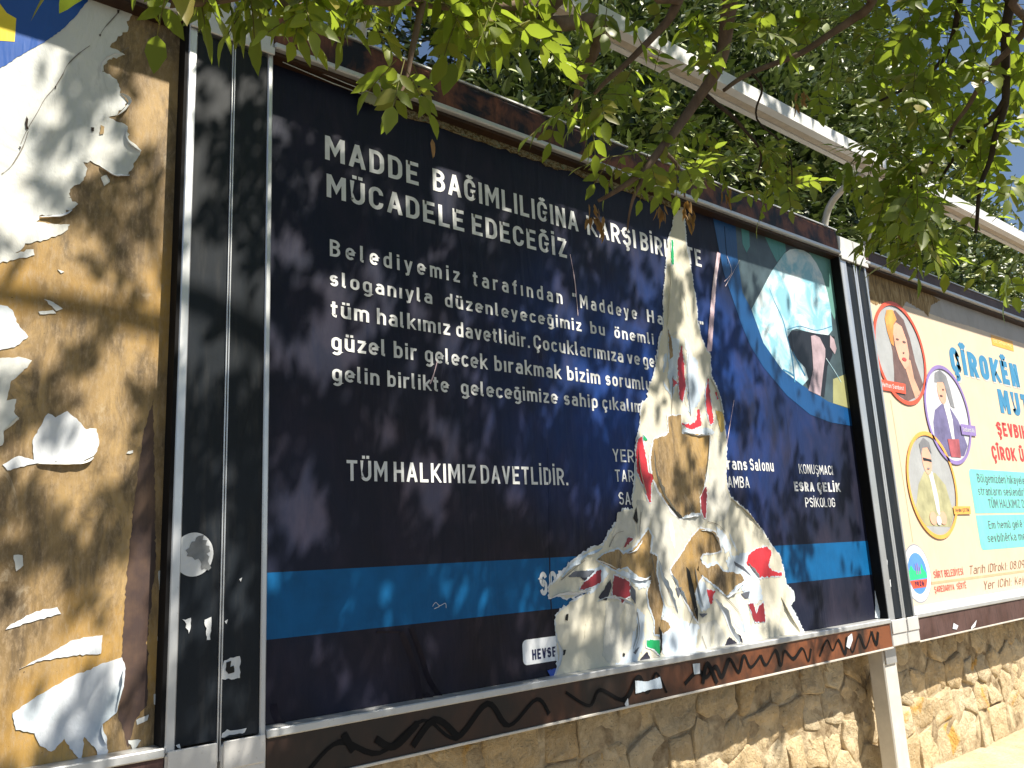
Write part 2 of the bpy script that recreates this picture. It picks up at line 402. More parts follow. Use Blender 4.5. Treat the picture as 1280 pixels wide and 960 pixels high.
def sheet(name, poly, Y, mat, parent, jag=0.0, thick=0.0012, px=True, label=None, seed=0, grow=0.0):
    pts = outline(poly, jag, seed, px, 0.0, grow); n = len(pts)
    tris = tessellate_polygon([[Vector((p.x, p.y, 0)) for p in pts]])
    V = [(p.x, Y, p.y) for p in pts]; F = []
    for t in tris:
        a, b, c = t
        cr = (pts[b] - pts[a]).x * (pts[c] - pts[a]).y - (pts[b] - pts[a]).y * (pts[c] - pts[a]).x
        F.append((a, b, c) if cr > 0 else (a, c, b))
    if thick > 0:
        V += [(p.x, Y + thick, p.y) for p in pts]
        F += [(i, (i + 1) % n, n + (i + 1) % n, n + i) for i in range(n)]
    return mesh(name, V, F, mat, parent, label)
def ell(cx, cz, r, n=48, rz=None): return [(cx + r * math.cos(2 * math.pi * i / n), cz + (rz or r) * math.sin(2 * math.pi * i / n)) for i in range(n)]
def ring(name, cx, cz, r0, r1, Y, mat, parent, n=56):
    V = []; F = []
    for i in range(n):
        a = 2 * math.pi * i / n
        V += [(cx + r0 * math.cos(a), Y, cz + r0 * math.sin(a)), (cx + r1 * math.cos(a), Y, cz + r1 * math.sin(a))]
    for i in range(n): j = (i + 1) % n; F.append((2 * i, 2 * i + 1, 2 * j + 1, 2 * j))
    return mesh(name, V, F, mat, parent)
def ribbon(name, pts, wd, Y, mat, parent, px=True, lift=0.0, k=6):
    q = smoothpts([(P(*p).x, 0, P(*p).z) if px else (p[0], 0, p[1]) for p in pts], k)
    V = []; F = []
    for i, p in enumerate(q):
        t = (q[min(i + 1, len(q) - 1)] - q[max(i - 1, 0)]).normalized(); nn = Vector((-t.z, 0, t.x))
        ww = wd[min(int(i / k), len(wd) - 1)] if hasattr(wd, '__len__') else wd
        V += [(p + nn * ww / 2 + Vector((0, Y - lift, 0))), (p - nn * ww / 2 + Vector((0, Y, 0)))]
    for i in range(len(q) - 1): F.append((2 * i, 2 * i + 1, 2 * i + 3, 2 * i + 2))
    return mesh(name, V, F, mat, parent)

# ------------------------------------------------------------------ lettering: a monoline engineering face drawn stroke by stroke
def arc(cx, cy, rx, ry, a0, a1, n=9):
    return [(cx + rx * math.cos(math.radians(a0 + (a1 - a0) * i / n)), cy + ry * math.sin(math.radians(a0 + (a1 - a0) * i / n))) for i in range(n + 1)]
def glyph(ch, t):
    """strokes (point list, closed) and advance width; capitals 1 high, small letters 0.72 high"""
    h = t / 2; B = h; T = 1 - h; X = 0.73 - h; M = 0.52
    def st(L, R, b, tp, closed=True):
        c = (L + R) / 2; r = (R - L) / 2; ry = min(r * 1.05, (tp - b) / 2)
        return (arc(c, tp - ry, r, ry, 0, 180) + arc(c, b + ry, r, ry, 180, 360), closed)
    mk = {'Ç': ('C', ','), 'Ş': ('S', ','), 'Ğ': ('G', 'u'), 'İ': ('I', '.'), 'Ö': ('O', ':'), 'Ü': ('U', ':'), 'Î': ('I', '^'), 'Ê': ('E', '^'), 'Û': ('U', '^'),
          'ç': ('c', ','), 'ş': ('s', ','), 'ğ': ('g', 'u'), 'i': ('ı', '.'), 'ö': ('o', ':'), 'ü': ('u', ':'), 'î': ('ı', '^'), 'ê': ('e', '^'), 'û': ('u', '^')}
    if ch in mk:
        S_, w_ = glyph(mk[ch][0], t); t = min(t, 0.15); low = ch.islower(); y = (0.73 if low else 1.0) + 0.09; c = w_ / 2; m = mk[ch][1]; S_ = list(S_)
        if m == ',': S_.append(([(c, 0.02), (c, -0.09)], False)); S_.append((arc(c - 0.02, -0.13, 0.08, 0.07, 80, -120, 6), False))
        if m == 'u': S_.append((arc(c, y + 0.10, 0.12, 0.10, 195, 345, 7), False))
        if m == '.': S_.append(([(c, y), (c, y + t)], False))
        if m == ':': S_.append(([(c - 0.11, y), (c - 0.11, y + t)], False)); S_.append(([(c + 0.11, y), (c + 0.11, y + t)], False))
        if m == '^': S_.append(([(c - 0.15, y), (c + 0.02, y + 0.13)], False)); S_.append(([(c - 0.02, y + 0.13), (c + 0.15, y)], False))
        return S_, w_
    w = 0.56; L = h; R = w - h; c = w / 2; l = lambda *p: (list(p), False)
    r_ = 0.24
    U = {
     'A': ([l((h * 0.8, 0), (0.30, 1.0)), l((0.30, 1.0), (0.60 - h * 0.8, 0)), l((0.12, 0.24 + h), (0.48, 0.24 + h))], 0.60),
     'B': ([l((L, 0), (L, 1)), l((L, B), (R - r_, B), *arc(R - r_, B + 0.235, r_, 0.235, -90, 90)[1:], (L, B + 0.47)), l((L, B + 0.47), (R - r_ - 0.02, B + 0.47), *arc(R - r_ - 0.02, (B + 0.47 + T) / 2, r_, (T - B - 0.47) / 2, -90, 90)[1:], (L, T))], w),
     'C': ([(([(R, 0.33)] + arc(c, B + 0.23, R - c, 0.23, 0, -180) + arc(c, T - 0.23, R - c, 0.23, 180, 0) + [(R, 0.67)]), False)], w),
     'D': ([l((L, 0), (L, 1)), ([(L, B), (c - 0.02, B)] + arc(c - 0.02, B + 0.27, R - c + 0.02, 0.27, -90, 0)[1:] + arc(c - 0.02, T - 0.27, R - c + 0.02, 0.27, 0, 90) + [(L, T)], False)], w),
     'E': ([l((L, 0), (L, 1)), l((L, B), (0.50, B)), l((L, 0.51), (0.44, 0.51)), l((L, T), (0.50, T))], 0.51),
     'F': ([l((L, 0), (L, 1)), l((L, 0.50), (0.42, 0.50)), l((L, T), (0.48, T))], 0.49),
     'G': ([(([(c + 0.02, 0.47), (R, 0.47), (R, 0.30)] + arc(c, B + 0.23, R - c, 0.23, 0, -180) + arc(c, T - 0.23, R - c, 0.23, 180, 0) + [(R, 0.68)]), False)], w),
     'H': ([l((L, 0), (L, 1)), l((R, 0), (R, 1)), l((L, M), (R, M))], w),
     'I': ([l((L, 0), (L, 1))], t), 'ı': ([l((L, 0), (L, 0.73))], t),
     'J': ([([(0.34, 1), (0.34, 0.25)] + arc(0.18, 0.25, 0.16, 0.25 - B, 0, -160), False)], 0.36 + h),
     'K': ([l((L, 0), (L, 1)), l((L, 0.34), (0.54, 1.03)), l((0.22, 0.50), (0.57, -0.03))], 0.58),
     'L': ([l((L, 0), (L, 1)), l((L, B), (0.48, B))], 0.48),
     'M': ([l((L, 0), (L, 1)), l((L + 0.01, 1.0), (0.35, 0.36), (0.69 - h, 1.0)), l((0.70 - h, 0), (0.70 - h, 1))], 0.70),
     'N': ([l((L, 0), (L, 1)), l((L + 0.01, 1.0), (R - 0.01, 0.0)), l((R, 0), (R, 1))], w),
     'O': ([st(L, R, B, T)], w), 'P': ([l((L, 0), (L, 1)), l((L, 0.43), (R - 0.26, 0.43), *arc(R - 0.26, (0.43 + T) / 2, 0.26, (T - 0.43) / 2, -90, 90)[1:], (L, T))], w),
     'R': ([l((L, 0), (L, 1)), l((L, 0.44), (R - 0.26, 0.44), *arc(R - 0.26, (0.44 + T) / 2, 0.26, (T - 0.44) / 2, -90, 90)[1:], (L, T)), l((c, 0.44), (R + 0.02, -0.03))], w),
     'S': ([(arc(c, B + 0.22, R - c, 0.22, -165, 0, 9) + arc(c, B + 0.26, R - c, 0.21, 0, 80, 5) + arc(c, T - 0.22, R - c, 0.21, 260, 180, 5) + arc(c, T - 0.22, R - c, 0.22, 180, 15, 9), False)], w),
     'T': ([l((0.27, 0), (0.27, 1)), l((0.0, T), (0.54, T))], 0.54),
     'U': ([([(L, 1), (L, B + 0.24)] + arc(c, B + 0.24, R - c, 0.24, 180, 360) + [(R, 1)], False)], w),
     'V': ([l((0.0 + h, 1), (0.29, 0)), l((0.29, 0), (0.58 - h, 1))], 0.58), 'Y': ([l((h, 1.02), (0.28, 0.45)), l((0.28, 0.45), (0.56 - h, 1.02)), l((0.28, 0), (0.28, 0.47))], 0.56),
     'Z': ([l((0.03, T), (R, T)), l((R - 0.01, T), (L + 0.02, B)), l((L, B), (R + 0.04, B))], w),
     '0': ([st(L, R - 0.04, B, T)], w - 0.04), '1': ([l((0.26, 0), (0.26, 1)), l((0.28, 0.97), (0.06, 0.76))], 0.34),
     '2': ([(arc(c, T - 0.23, R - c, 0.23, 165, -25) + [(L, B), (R + 0.03, B)], False)], w), '4': ([l((0.36, 1.0), (0.05, 0.28), (0.54, 0.28)), l((0.40, 0), (0.40, 0.5))], w),
     '6': ([st(L, R, B, 0.60), (arc(c + 0.06, 0.36, 0.06 + c - L, 0.62, 180, 105, 7), False)], w), '8': ([st(L, R, B, 0.55), st(L + 0.03, R - 0.03, 0.55, T)], w), '9': ([st(L, R, 0.42, T), (arc(c - 0.06, 0.62, 0.06 + c - L, 0.62, 0, -75, 7), False)], w),
     '.': ([l((L, 0), (L, t))], t), ':': ([l((L, 0), (L, t)), l((L, 0.50), (L, 0.50 + t))], t), '"': ([l((L, 0.74), (L, 1.0)), l((L + 0.20, 0.74), (L + 0.20, 1.0))], t + 0.20),
     '(': ([(arc(0.30, 0.45, 0.22, 0.62, 130, 230, 7), False)], 0.2), ')': ([(arc(-0.08, 0.45, 0.22, 0.62, 50, -50, 7), False)], 0.2), '-': ([l((0, 0.4), (0.3, 0.4))], 0.3),
    }
    if ch in U: return U[ch]
    w = 0.50; R = w - h; c = w / 2; q = 0.19
    bowl = st(L, R, B, X)
    D = {
     'a': ([(arc(c, X - 0.17, R - c, 0.17, 150, 0) + [(R, 0)], False), (([(R, 0.43)] + [(c, 0.43)] + arc(c - 0.02, (0.43 + B) / 2, c - 0.02 - L, (0.43 - B) / 2, 90, 270) + [(c + 0.06, B), (R, 0.16)]), False)], w),
     'b': ([l((L, 0), (L, 1)), bowl], w), 'd': ([l((R, 0), (R, 1)), bowl], w), 'p': ([l((L, -0.23), (L, X)), bowl], w), 'q': ([l((R, -0.23), (R, X)), bowl], w),
     'c': ([(arc(c, B + q, R - c, q, -25, -180) + arc(c, X - q, R - c, q, 180, 25), False)], 0.47), 'o': ([bowl], w),
     'e': ([([(L, 0.36), (R, 0.36), (R, X - q)] + arc(c, X - q, R - c, q, 0, 180) + arc(c, B + q, R - c, q, 180, 325), False)], w),
     'f': ([([(0.17, 0), (0.17, T - 0.15)] + arc(0.32, T - 0.15, 0.15, 0.15, 180, 90), False), l((0.0, 0.66), (0.34, 0.66))], 0.34),
     'g': ([bowl, ([(R, X), (R, -0.06)] + arc(c, -0.06, R - c, 0.15, 0, -150), False)], w),
     'h': ([l((L, 0), (L, 1)), (arc(c, X - q, R - c, q, 165, 0) + [(R, 0)], False)], w), 'n': ([l((L, 0), (L, 0.73)), (arc(c, X - q, R - c, q, 165, 0) + [(R, 0)], False)], w),
     'j': ([([(0.16, 0.73), (0.16, -0.1)] + arc(0.04, -0.1, 0.12, 0.12, 0, -90), False), l((0.16, 0.82), (0.16, 0.82 + t))], 0.2),
     'k': ([l((L, 0), (L, 1)), l((L, 0.27), (0.46, 0.75)), l((0.19, 0.40), (0.49, -0.03))], 0.49), 'l': ([([(L, 1), (L, 0.14)] + arc(L + 0.12, 0.14, 0.12, 0.14 - B, 180, 270, 5), False)], 0.17 + h),
     'm': ([l((L, 0), (L, 0.73)), (arc(0.22, X - 0.15, 0.22 - L, 0.15, 165, 0) + [(0.44 - L, 0)], False), (arc(0.60 - L, X - 0.15, 0.16, 0.15, 165, 0) + [(0.76 - L, 0)], False)], 0.76),
     'r': ([l((L, 0), (L, 0.73)), (arc(0.26, X - 0.18, 0.26 - L, 0.18, 165, 60, 6), False)], 0.36),
     's': ([(arc(0.22, B + 0.155, 0.22 - L, 0.155, -160, 0, 8) + arc(0.22, B + 0.18, 0.22 - L, 0.15, 0, 80, 4) + arc(0.22, X - 0.16, 0.22 - L, 0.15, 260, 180, 4) + arc(0.22, X - 0.155, 0.22 - L, 0.155, 180, 20, 8), False)], 0.44),
     't': ([([(0.15, 0.93), (0.15, 0.16)] + arc(0.29, 0.16, 0.14, 0.16 - B, 180, 270, 5), False), l((0.0, 0.66), (0.33, 0.66))], 0.34),
     'u': ([([(L, 0.73), (L, B + q)] + arc(c, B + q, R - c, q, 180, 345), False), l((R, 0), (R, 0.73))], w),
     'v': ([l((h * 0.8, 0.73), (0.24, 0)), l((0.24, 0), (0.48 - h * 0.8, 0.73))], 0.48), 'y': ([l((h * 0.8, 0.73), (0.25, 0.02)), l((0.49 - h * 0.8, 0.73), (0.20, -0.14), (0.06, -0.17))], 0.49),
     'w': ([l((h, 0.73), (0.19, 0), (0.34, 0.6), (0.49, 0), (0.68 - h, 0.73))], 0.68), 'x': ([l((0.03, 0.75), (0.45, -0.02)), l((0.45, 0.75), (0.03, -0.02))], 0.48),
     'z': ([l((0.02, X), (0.42, X)), l((0.40, X), (0.05, B)), l((0.02, B), (0.44, B))], 0.44),
    }
    return D.get(ch, ([], 0.3))
def stroke_quads(pts, closed, t, lo, hi):
    n = len(pts); L_, R_ = [], []
    for i, p in enumerate(pts):
        a = pts[i - 1] if (i or closed) else None; b = pts[(i + 1) % n] if (i < n - 1 or closed) else None
        def u(x, y):
            d = math.hypot(y[0] - x[0], y[1] - x[1]) or 1e-9; return (y[0] - x[0]) / d, (y[1] - x[1]) / d
        d1 = u(a, p) if a else None; d2 = u(p, b) if b else None
        if d1 is None: d1 = d2
        if d2 is None: d2 = d1
        nx, ny = -(d1[1] + d2[1]), d1[0] + d2[0]; L = math.hypot(nx, ny) or 1; nx /= L; ny /= L
        k = t / 2 / max(0.45, -d1[1] * nx + d1[0] * ny)
        L_.append((p[0] + nx * k, min(hi, max(lo, p[1] + ny * k)))); R_.append((p[0] - nx * k, min(hi, max(lo, p[1] - ny * k))))
    V = []; 
    for a, b in zip(L_, R_): V += [a, b]
    m = n if closed else n - 1
    F = [(2 * i, 2 * i + 1, 2 * ((i + 1) % n) + 1, 2 * ((i + 1) % n)) for i in range(m)]
    return V, F
def glyph_mesh(txt, t=0.15, shear=0.0, gap=0.155):
    V = []; F = []; x = 0; k = 0
    for ch in txt:
        if ch == ' ': x += 0.32; continue
        S_, w_ = glyph(ch, t); cap = ch.isupper() or ch.isdigit()
        for pts, cl in S_:
            ys = [p[1] for p in pts]
            lo = 0.0 if min(ys) > -0.05 and max(ys) > 0.1 else -9; hi = 1.0 if (cap and 0.9 < max(ys) < 1.05) else (0.73 if (not cap and 0.6 < max(ys) < 0.76 and ch not in 'ft') else 9)
            v, f = stroke_quads(pts, cl, t, lo, hi); n = len(V)
            V += [(x + a + shear * b, b, k * 0.00030) for a, b in v]; F += [tuple(i + n for i in q) for q in f]; k = (k + 1) % 3
        x += w_ + gap
    return V, F
def words(name, items, zb, h, Y, mat, parent, bold=0.15, shear=0.0, space=0.155, px=True):
    """items: (word, left, right) in pixel columns (or metres); zb baseline, h capital height; a mesh for each word"""
    its = []
    for wd_, a, b in items:
        if ' ' in wd_:                      # split a phrase where its words fall
            A = Xat(a, zb) if px else a; B = Xat(b, zb) if px else b
            mx = lambda t_: max(v[0] for v in glyph_mesh(t_, bold, 0.0, space)[0])
            tot = mx(wd_); pos = 0; parts_ = wd_.split(' ')
            for i_, p_ in enumerate(parts_):
                end = mx(' '.join(parts_[:i_ + 1])); st_ = end - mx(p_)
                its.append((p_, A + (B - A) * st_ / tot, A + (B - A) * end / tot, False))
        else: its.append((wd_, a, b, px))
    for wd_, a, b, px in its:
        V, F = glyph_mesh(wd_, bold, shear, space)
        x0 = min(v[0] for v in V); x1 = max(v[0] for v in V)
        A = Xat(a, zb) if px else a; B = Xat(b, zb) if px else b
        s = (B - A) / (x1 - x0)
        mesh(name, [(A + (v[0] - x0) * s, Y - v[2], zb + v[1] * h) for v in V], F, mat, parent)

# ------------------------------------------------------------------ the billboards
YF = -0.055                                  # front of frames
PW = 3.35
FAS = m_fascia('dappled_fascia', (0.20, 0.075, 0.042), (0.007, 0.010, 0.020), (0.007, 0.008, 0.012), 7.0)  # orange patches on near-black put sun dapples into the fascia colour
FASR = m_fascia('purple_brown_fascia', (0.105, 0.060, 0.055), (0.070, 0.036, 0.030), (0.030, 0.022, 0.022), 5)
LOWF = m_fascia('orange_brown_lower_fascia', (0.045, 0.022, 0.012), (0.030, 0.016, 0.011), (0.013, 0.010, 0.009), 3)
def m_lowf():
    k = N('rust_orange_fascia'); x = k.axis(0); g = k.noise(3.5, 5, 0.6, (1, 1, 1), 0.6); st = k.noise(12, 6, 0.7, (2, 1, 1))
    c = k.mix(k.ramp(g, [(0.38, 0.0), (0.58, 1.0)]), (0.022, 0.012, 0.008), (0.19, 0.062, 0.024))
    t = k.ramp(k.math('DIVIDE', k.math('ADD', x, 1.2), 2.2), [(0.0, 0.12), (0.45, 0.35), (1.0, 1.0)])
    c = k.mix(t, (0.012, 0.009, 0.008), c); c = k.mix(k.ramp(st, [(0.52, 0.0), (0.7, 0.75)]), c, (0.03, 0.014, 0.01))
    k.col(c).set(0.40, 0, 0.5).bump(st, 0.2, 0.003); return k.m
def frame(root, x0, x1, top, fas, low, reveal=True):
    box('backing_board', x0 - 0.01, x1 + 0.01, 0.004, 0.05, G - 0.02, G + 2.03, BLACK, root)
    box('top_fascia', x0, x1, YF, 0.049, G + 2.006, G + top, fas, root, 0.004)
    box('top_edge_trim', x0, x1, YF - 0.006, YF + 0.03, G + top + 0.0005, G + top + 0.008, RAIL, root, 0.001)
    box('top_rail', x0, x1, YF - 0.014, 0.001, G + 1.985, G + 2.0055, RAIL, root, 0.004)
    box('soffit', x0, x1, YF + 0.006, 0.0005, G + 1.972, G + 1.9845, LOWF, root, 0.001)
    box('bottom_rail', x0, x1, YF - 0.008, 0.001, G + 0.004, G + 0.026, RAIL, root, 0.003)
    box('bottom_fascia', x0, x1, YF, 0.049, G - 0.110, G + 0.0035, low, root, 0.002)
    box('bottom_edge_trim', x0, x1, YF - 0.005, YF + 0.03, G - 0.118, G - 0.1105, m_alu('edge_trim', (0.7, 0.66, 0.6), 0.4, 0.3), root, 0.001)

main = thing('billboard', 'large framed billboard with a torn navy poster, middle of three along the wall', 'billboard', (1.67, 0, G), 'framed billboards along the wall')
left = thing('billboard', 'leftmost billboard, bare brown board with torn white paper remnants', 'billboard', (-1.2, 0, G), 'framed billboards along the wall')
right = thing('billboard', 'rightmost billboard with a cream poster of three portrait circles', 'billboard', (5.2, 0, G), 'framed billboards along the wall')
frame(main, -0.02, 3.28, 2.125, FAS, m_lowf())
frame(left, -2.35, -0.273, 2.14, FAS, FASR)
frame(right, 3.566, 6.95, 2.075, FASR, FASR)

# --- left billboard: bare board and remains
lb = box('bare_board', -2.35, -0.262, 0.0, 0.0035, G + 0.0, G + 1.99, WOOD, left, 0.0005, 'ochre brown board streaked with old glue')
sheet('stain_strip', [(-0.365, G + 0.10), (-0.34, G + 0.03), (-0.325, G + 0.09), (-0.30, G + 0.12), (-0.305, G + 0.3), (-0.292, G + 0.45), (-0.30, G + 0.62), (-0.315, G + 0.88), (-0.335, G + 0.80), (-0.352, G + 0.60), (-0.362, G + 0.4)], -0.0006, STRIP, left, 0.003, 0, px=False, label='dark purple brown strip of the bare board')
WP = m_tornpaper('old_white_paper', (0.56, 0.58, 0.57), (0.66, 0.66, 0.62), (0.60, 0.63, 0.66))
WB = m_tornpaper('bluish_white_paper', (0.56, 0.60, 0.66), (0.70, 0.72, 0.75), (0.45, 0.55, 0.62))
sheet('paper_remnant', [(-60, -70), (190, -70), (173, 0), (164, 19), (158, 27), (159, 40), (146, 48), (137, 59), (156, 69), (133, 75), (126, 90), (146, 100), (149, 117), (159, 129), (146, 144), (135, 147), (158, 158), (161, 175), (176, 188), (160, 218), (142, 217), (125, 207), (113, 201), (104, 203), (109, 211), (102, 228), (90, 235), (84, 248), (97, 255), (90, 262), (71, 269), (49, 270), (45, 278), (64, 280), (87, 281), (79, 291), (58, 300), (31, 304), (18, 317), (41, 312), (43, 319), (21, 324), (0, 329), (-60, 340)],
      -0.0022, WP, left, 0.0045, 0.0016, label='large torn grey-white sheet of paper at the top')
sheet('paper_remnant', [(-60, -90), (150, -90), (110, 0), (96, 19), (75, 40), (50, 56), (17, 75), (0, 86), (-60, 118)], -0.0034, print_mat('royal_blue_print', (0.006, 0.075, 0.34), 0.35), left, 0.0015, 0.0008, label='remaining corner of a royal blue poster')
sheet('paper_remnant', [(-60, -30), (-20, -14), (0, 6), (8, 17), (20, 24), (18, 53), (-10, 51), (-60, 50)], -0.0040, print_mat('yellow_print', (0.80, 0.62, 0.02), 0.4), left, 0, 0, label='yellow shape printed on the blue poster corner')
for i, (m_, q) in enumerate([
    (WB, [(-40, 380), (0, 382), (9, 383), (17, 391), (20, 403), (35, 421), (18, 434), (-40, 446)]),
    (WP, [(-40, 449), (27, 447), (40, 451), (34, 460), (14, 476), (8, 501), (20, 499), (17, 515), (24, 524), (14, 531), (5, 538), (3, 556), (-40, 575)]),
    (WB, [(42, 547), (60, 517), (69, 522), (84, 514), (108, 537), (120, 536), (124, 554), (117, 570), (103, 577), (46, 579), (9, 588), (3, 581), (23, 570), (42, 575), (41, 561)]),
    (WB, [(14, 780), (41, 767), (71, 759), (76, 767), (46, 775), (7, 787)]),
    (WB, [(24, 836), (60, 818), (92, 800), (128, 794), (126, 817), (92, 819), (46, 827)]),
    (WB, [(16, 892), (46, 870), (92, 845), (121, 833), (152, 822), (156, 832), (153, 861), (145, 891), (128, 905), (133, 928), (137, 990), (121, 990), (121, 939), (105, 921), (101, 951), (92, 941), (80, 923), (64, 939), (50, 932), (43, 916), (20, 912)]),
    (WP, [(198, 783), (208, 793), (205, 806), (197, 804)]), (WP, [(198, 714), (212, 712), (212, 744), (199, 737)]),
    (WP, [(170, 900), (186, 893), (184, 900), (171, 906)]), (WP, [(17, 694), (28, 694), (29, 707), (20, 714)]),
    (WP, [(160, 925), (176, 925), (166, 938)]), (WP, [(55, 374), (62, 376), (78, 386), (70, 389)]), (WP, [(48, 390), (66, 388), (70, 392), (50, 393)]),
    (WP, [(192, 868), (197, 866), (195, 882), (192, 880)]), (WP, [(160, 564), (166, 563), (166, 566), (158, 567)]), (WP, [(166, 948), (172, 948), (170, 957), (165, 957)]),
    (WP, [(126, 222), (133, 219), (137, 228), (130, 233)]), (WP, [(72, 337), (80, 340), (76, 342)])]):
    sheet('paper_remnant', q, -0.0022, m_, left, 0.0025, 0.0016, seed=i * 3, label=None)
HOLE = flat('dark_hole', (0.03, 0.02, 0.015), 0.9)
CREASE = flat('torn_crease', (0.20, 0.18, 0.16), 0.9)
for q in [[(33, 146), (35, 150), (34, 158), (36, 163), (32, 162), (31, 154)], [(146, 13), (149, 14), (148, 18), (146, 17)], [(123, 44), (126, 44), (125, 47)], [(68, 108), (70, 109), (69, 113)],
          [(23, 184), (26, 184), (25, 188)], [(113, 160), (117, 160), (117, 165), (114, 165)]]:
    sheet('tear_hole', q, -0.0046, HOLE, left, 0.0008, 0)
sheet('tear_hole', [(125, 157), (130, 159), (129, 168), (124, 169)], -0.0046, WOOD, left, 0.0015, 0)
for q in ([(112, 58), (98, 68), (84, 82), (78, 94), (68, 110), (56, 124), (46, 142), (34, 162), (26, 180)], [(154, 6), (146, 18), (130, 36), (124, 46)], [(35, 165), (28, 185), (14, 208), (2, 218)], [(160, 60), (150, 66)]):
    ribbon('paper_crease', q, [0.0015, 0.003, 0.001, 0.0025, 0.0015], -0.0042, CREASE, left, k=4)
# flaps that stand off the board and catch the light
def curl(root, pts, wd, h, mat, Y=-0.003, side=1, k=6, name='paper_curl'):
    """a torn edge that rolls off the board: cross-section a quarter turn, tapering to nothing at both ends"""
    q = smoothpts([(P(*p).x, 0, P(*p).z) for p in pts], k); n = len(q); m = 5; V = []; F = []
    for i, p in enumerate(q):
        t = (q[min(i + 1, n - 1)] - q[max(i - 1, 0)]).normalized(); nn = Vector((-t.z, 0, t.x)) * side
        e = math.sin(math.pi * i / (n - 1)) ** 0.6 * (0.75 + 0.5 * noise.noise(Vector((p.x * 40, 1, p.z * 40))))
        for j in range(m):
            a_ = j / (m - 1) * 1.9
            V.append(p + nn * (wd * e * (math.sin(a_) if a_ < 1.57 else 1.0 - 0.25 * (a_ - 1.57))) + Vector((0, Y - h * e * (1 - math.cos(a_)), 0)))
    for i in range(n - 1):
        for j in range(m - 1): F.append((i * m + j, (i + 1) * m + j, (i + 1) * m + j + 1, i * m + j + 1))
    return mesh(name, V, F, mat, root, smooth=True)
for q_, w_, h_, m_, sd in (([(90, 262), (80, 267), (62, 270), (49, 271)], 0.010, 0.009, WB, 1), ([(127, 92), (130, 80), (142, 72), (156, 69)], 0.010, 0.008, WB, 1), ([(162, 219), (150, 218), (142, 217), (124, 207)], 0.012, 0.010, WB, 1),
                      ([(117, 571), (103, 577), (75, 578), (46, 579)], 0.009, 0.010, WP, 1), ([(133, 930), (129, 915), (128, 905)], 0.008, 0.008, WB, 1), ([(155, 835), (155, 850), (152, 865), (145, 890)], 0.010, 0.010, WB, -1),
                      ([(146, 145), (160, 128), (149, 117)], 0.008, 0.010, WP, -1), ([(176, 190), (160, 176), (159, 160)], 0.008, 0.009, WB, 1), ([(3, 540), (16, 531), (24, 522)], 0.008, 0.008, WP, 1)):
    curl(left, q_, w_, h_, m_, side=sd)

# --- main poster
poster = sheet('poster', [(-0.02, G + 0.0265), (3.30, G + 0.0265), (3.325, G + 0.9), (3.33, G + 1.984), (-0.02, G + 1.984)], -0.0004, NAVY, main, 0, 0.0008, px=False, label='dark navy poster with white lettering')
BAND = print_mat('blue_band_print', (0.003, 0.095, 0.26), 0.5, 0.2, var=0.2)
zt, zb_ = P(332, 716).z, P(332, 800).z; zt2, zb2 = P(1085, 676).z, P(1090, 718).z
sheet('blue_band', [(-0.018, zb_), (3.31, zb2), (3.312, zt2), (-0.018, zt)], -0.0010, BAND, poster, 0, 0, px=False)
Yt = -0.0018
def line(items, y0, ytop, x0=None, **kw):
    x0 = x0 or items[0][1]
    zb = P(x0, y0).z; h = P(x0, ytop).z - zb
    kw.setdefault('bold', 0.155); kw.setdefault('mat', TEXT); kw.setdefault('Y', Yt); kw.setdefault('parent', poster)
    return words('lettering', items, zb, h, kw.pop('Y'), kw.pop('mat'), kw.pop('parent'), **kw)
line([('MADDE', 406, 523), ('BAĞIMLILIĞINA', 541, 723), ('KARŞI', 734, 795), ('BİRLİKTE', 801, 877)], 199, 169, bold=0.165)
line([('MÜCADELE', 408, 580), ('EDECEĞİZ', 590, 709)], 246, 217, bold=0.165)
line([('Belediyemiz', 412, 575), ('tarafından', 591, 703), ('"Maddeye', 716, 797), ('Hayır', 809, 856), ('."', 869, 880)], 320, 299, space=0.30)
line([('sloganıyla', 412, 540), ('düzenleyeceğimiz', 556, 727), ('bu', 738, 756), ('önemli', 768, 817)], 357, 338, space=0.2)
line([('tüm', 413, 461), ('halkımız', 471, 563), ('davetlidir.', 570, 662), ('Çocuklarımıza', 667, 779), ('ve', 784, 801), ('geleceğe', 804, 860)], 396, 375)
line([('güzel', 414, 481), ('bir', 492, 521), ('gelecek', 531, 610), ('bırakmak', 618, 702), ('bizim', 709, 750), ('sorumluluk', 757, 836)], 437, 415)
line([('gelin', 415, 474), ('birlikte', 484, 562), ('geleceğimize', 576, 698), ('sahip', 705, 747), ('çıkalım', 753, 803)], 476, 455)
line([('TÜM', 433, 484), ('HALKIMIZ', 492, 595), ('DAVETLİDİR.', 601, 710)], 601, 575)
line([('YER:', 766, 796)], 577, 561, bold=0.13); line([('TARİH:', 769, 806)], 602, 587, bold=0.13); line([('SAAT:', 773, 806)], 631, 615, bold=0.13)
line([('Konferans', 872, 934), ('Salonu', 937, 967)], 588, 573, bold=0.155, x0=935); line([('ÇARŞAMBA', 882, 937)], 610, 596, x0=935, bold=0.13)
line([('KONUŞMACI', 999, 1041)], 592, 580, bold=0.12); line([('ESRA', 993, 1018), ('ÇELİK', 1022, 1051)], 614, 602, bold=0.21); line([('PSİKOLOG', 1007, 1044)], 634, 622, bold=0.12)
line([('SOR', 673, 708)], 745, 715, bold=0.2)
zc = P(655, 832).z; hb = P(655, 800).z - zc; xa, xb = Xat(653, zc + hb / 2), Xat(716, zc + hb / 2)
rr = 0.018; cr_ = []
for cx_, cz_, a0 in ((xb - rr, zc + hb - rr, 0), (xa + rr, zc + hb - rr, 90), (xa + rr, zc + rr, 180), (xb - rr, zc + rr, 270)):
    cr_ += [(cx_ + rr * math.cos(math.radians(a0 + t)), cz_ + rr * math.sin(math.radians(a0 + t))) for t in range(0, 91, 15)]
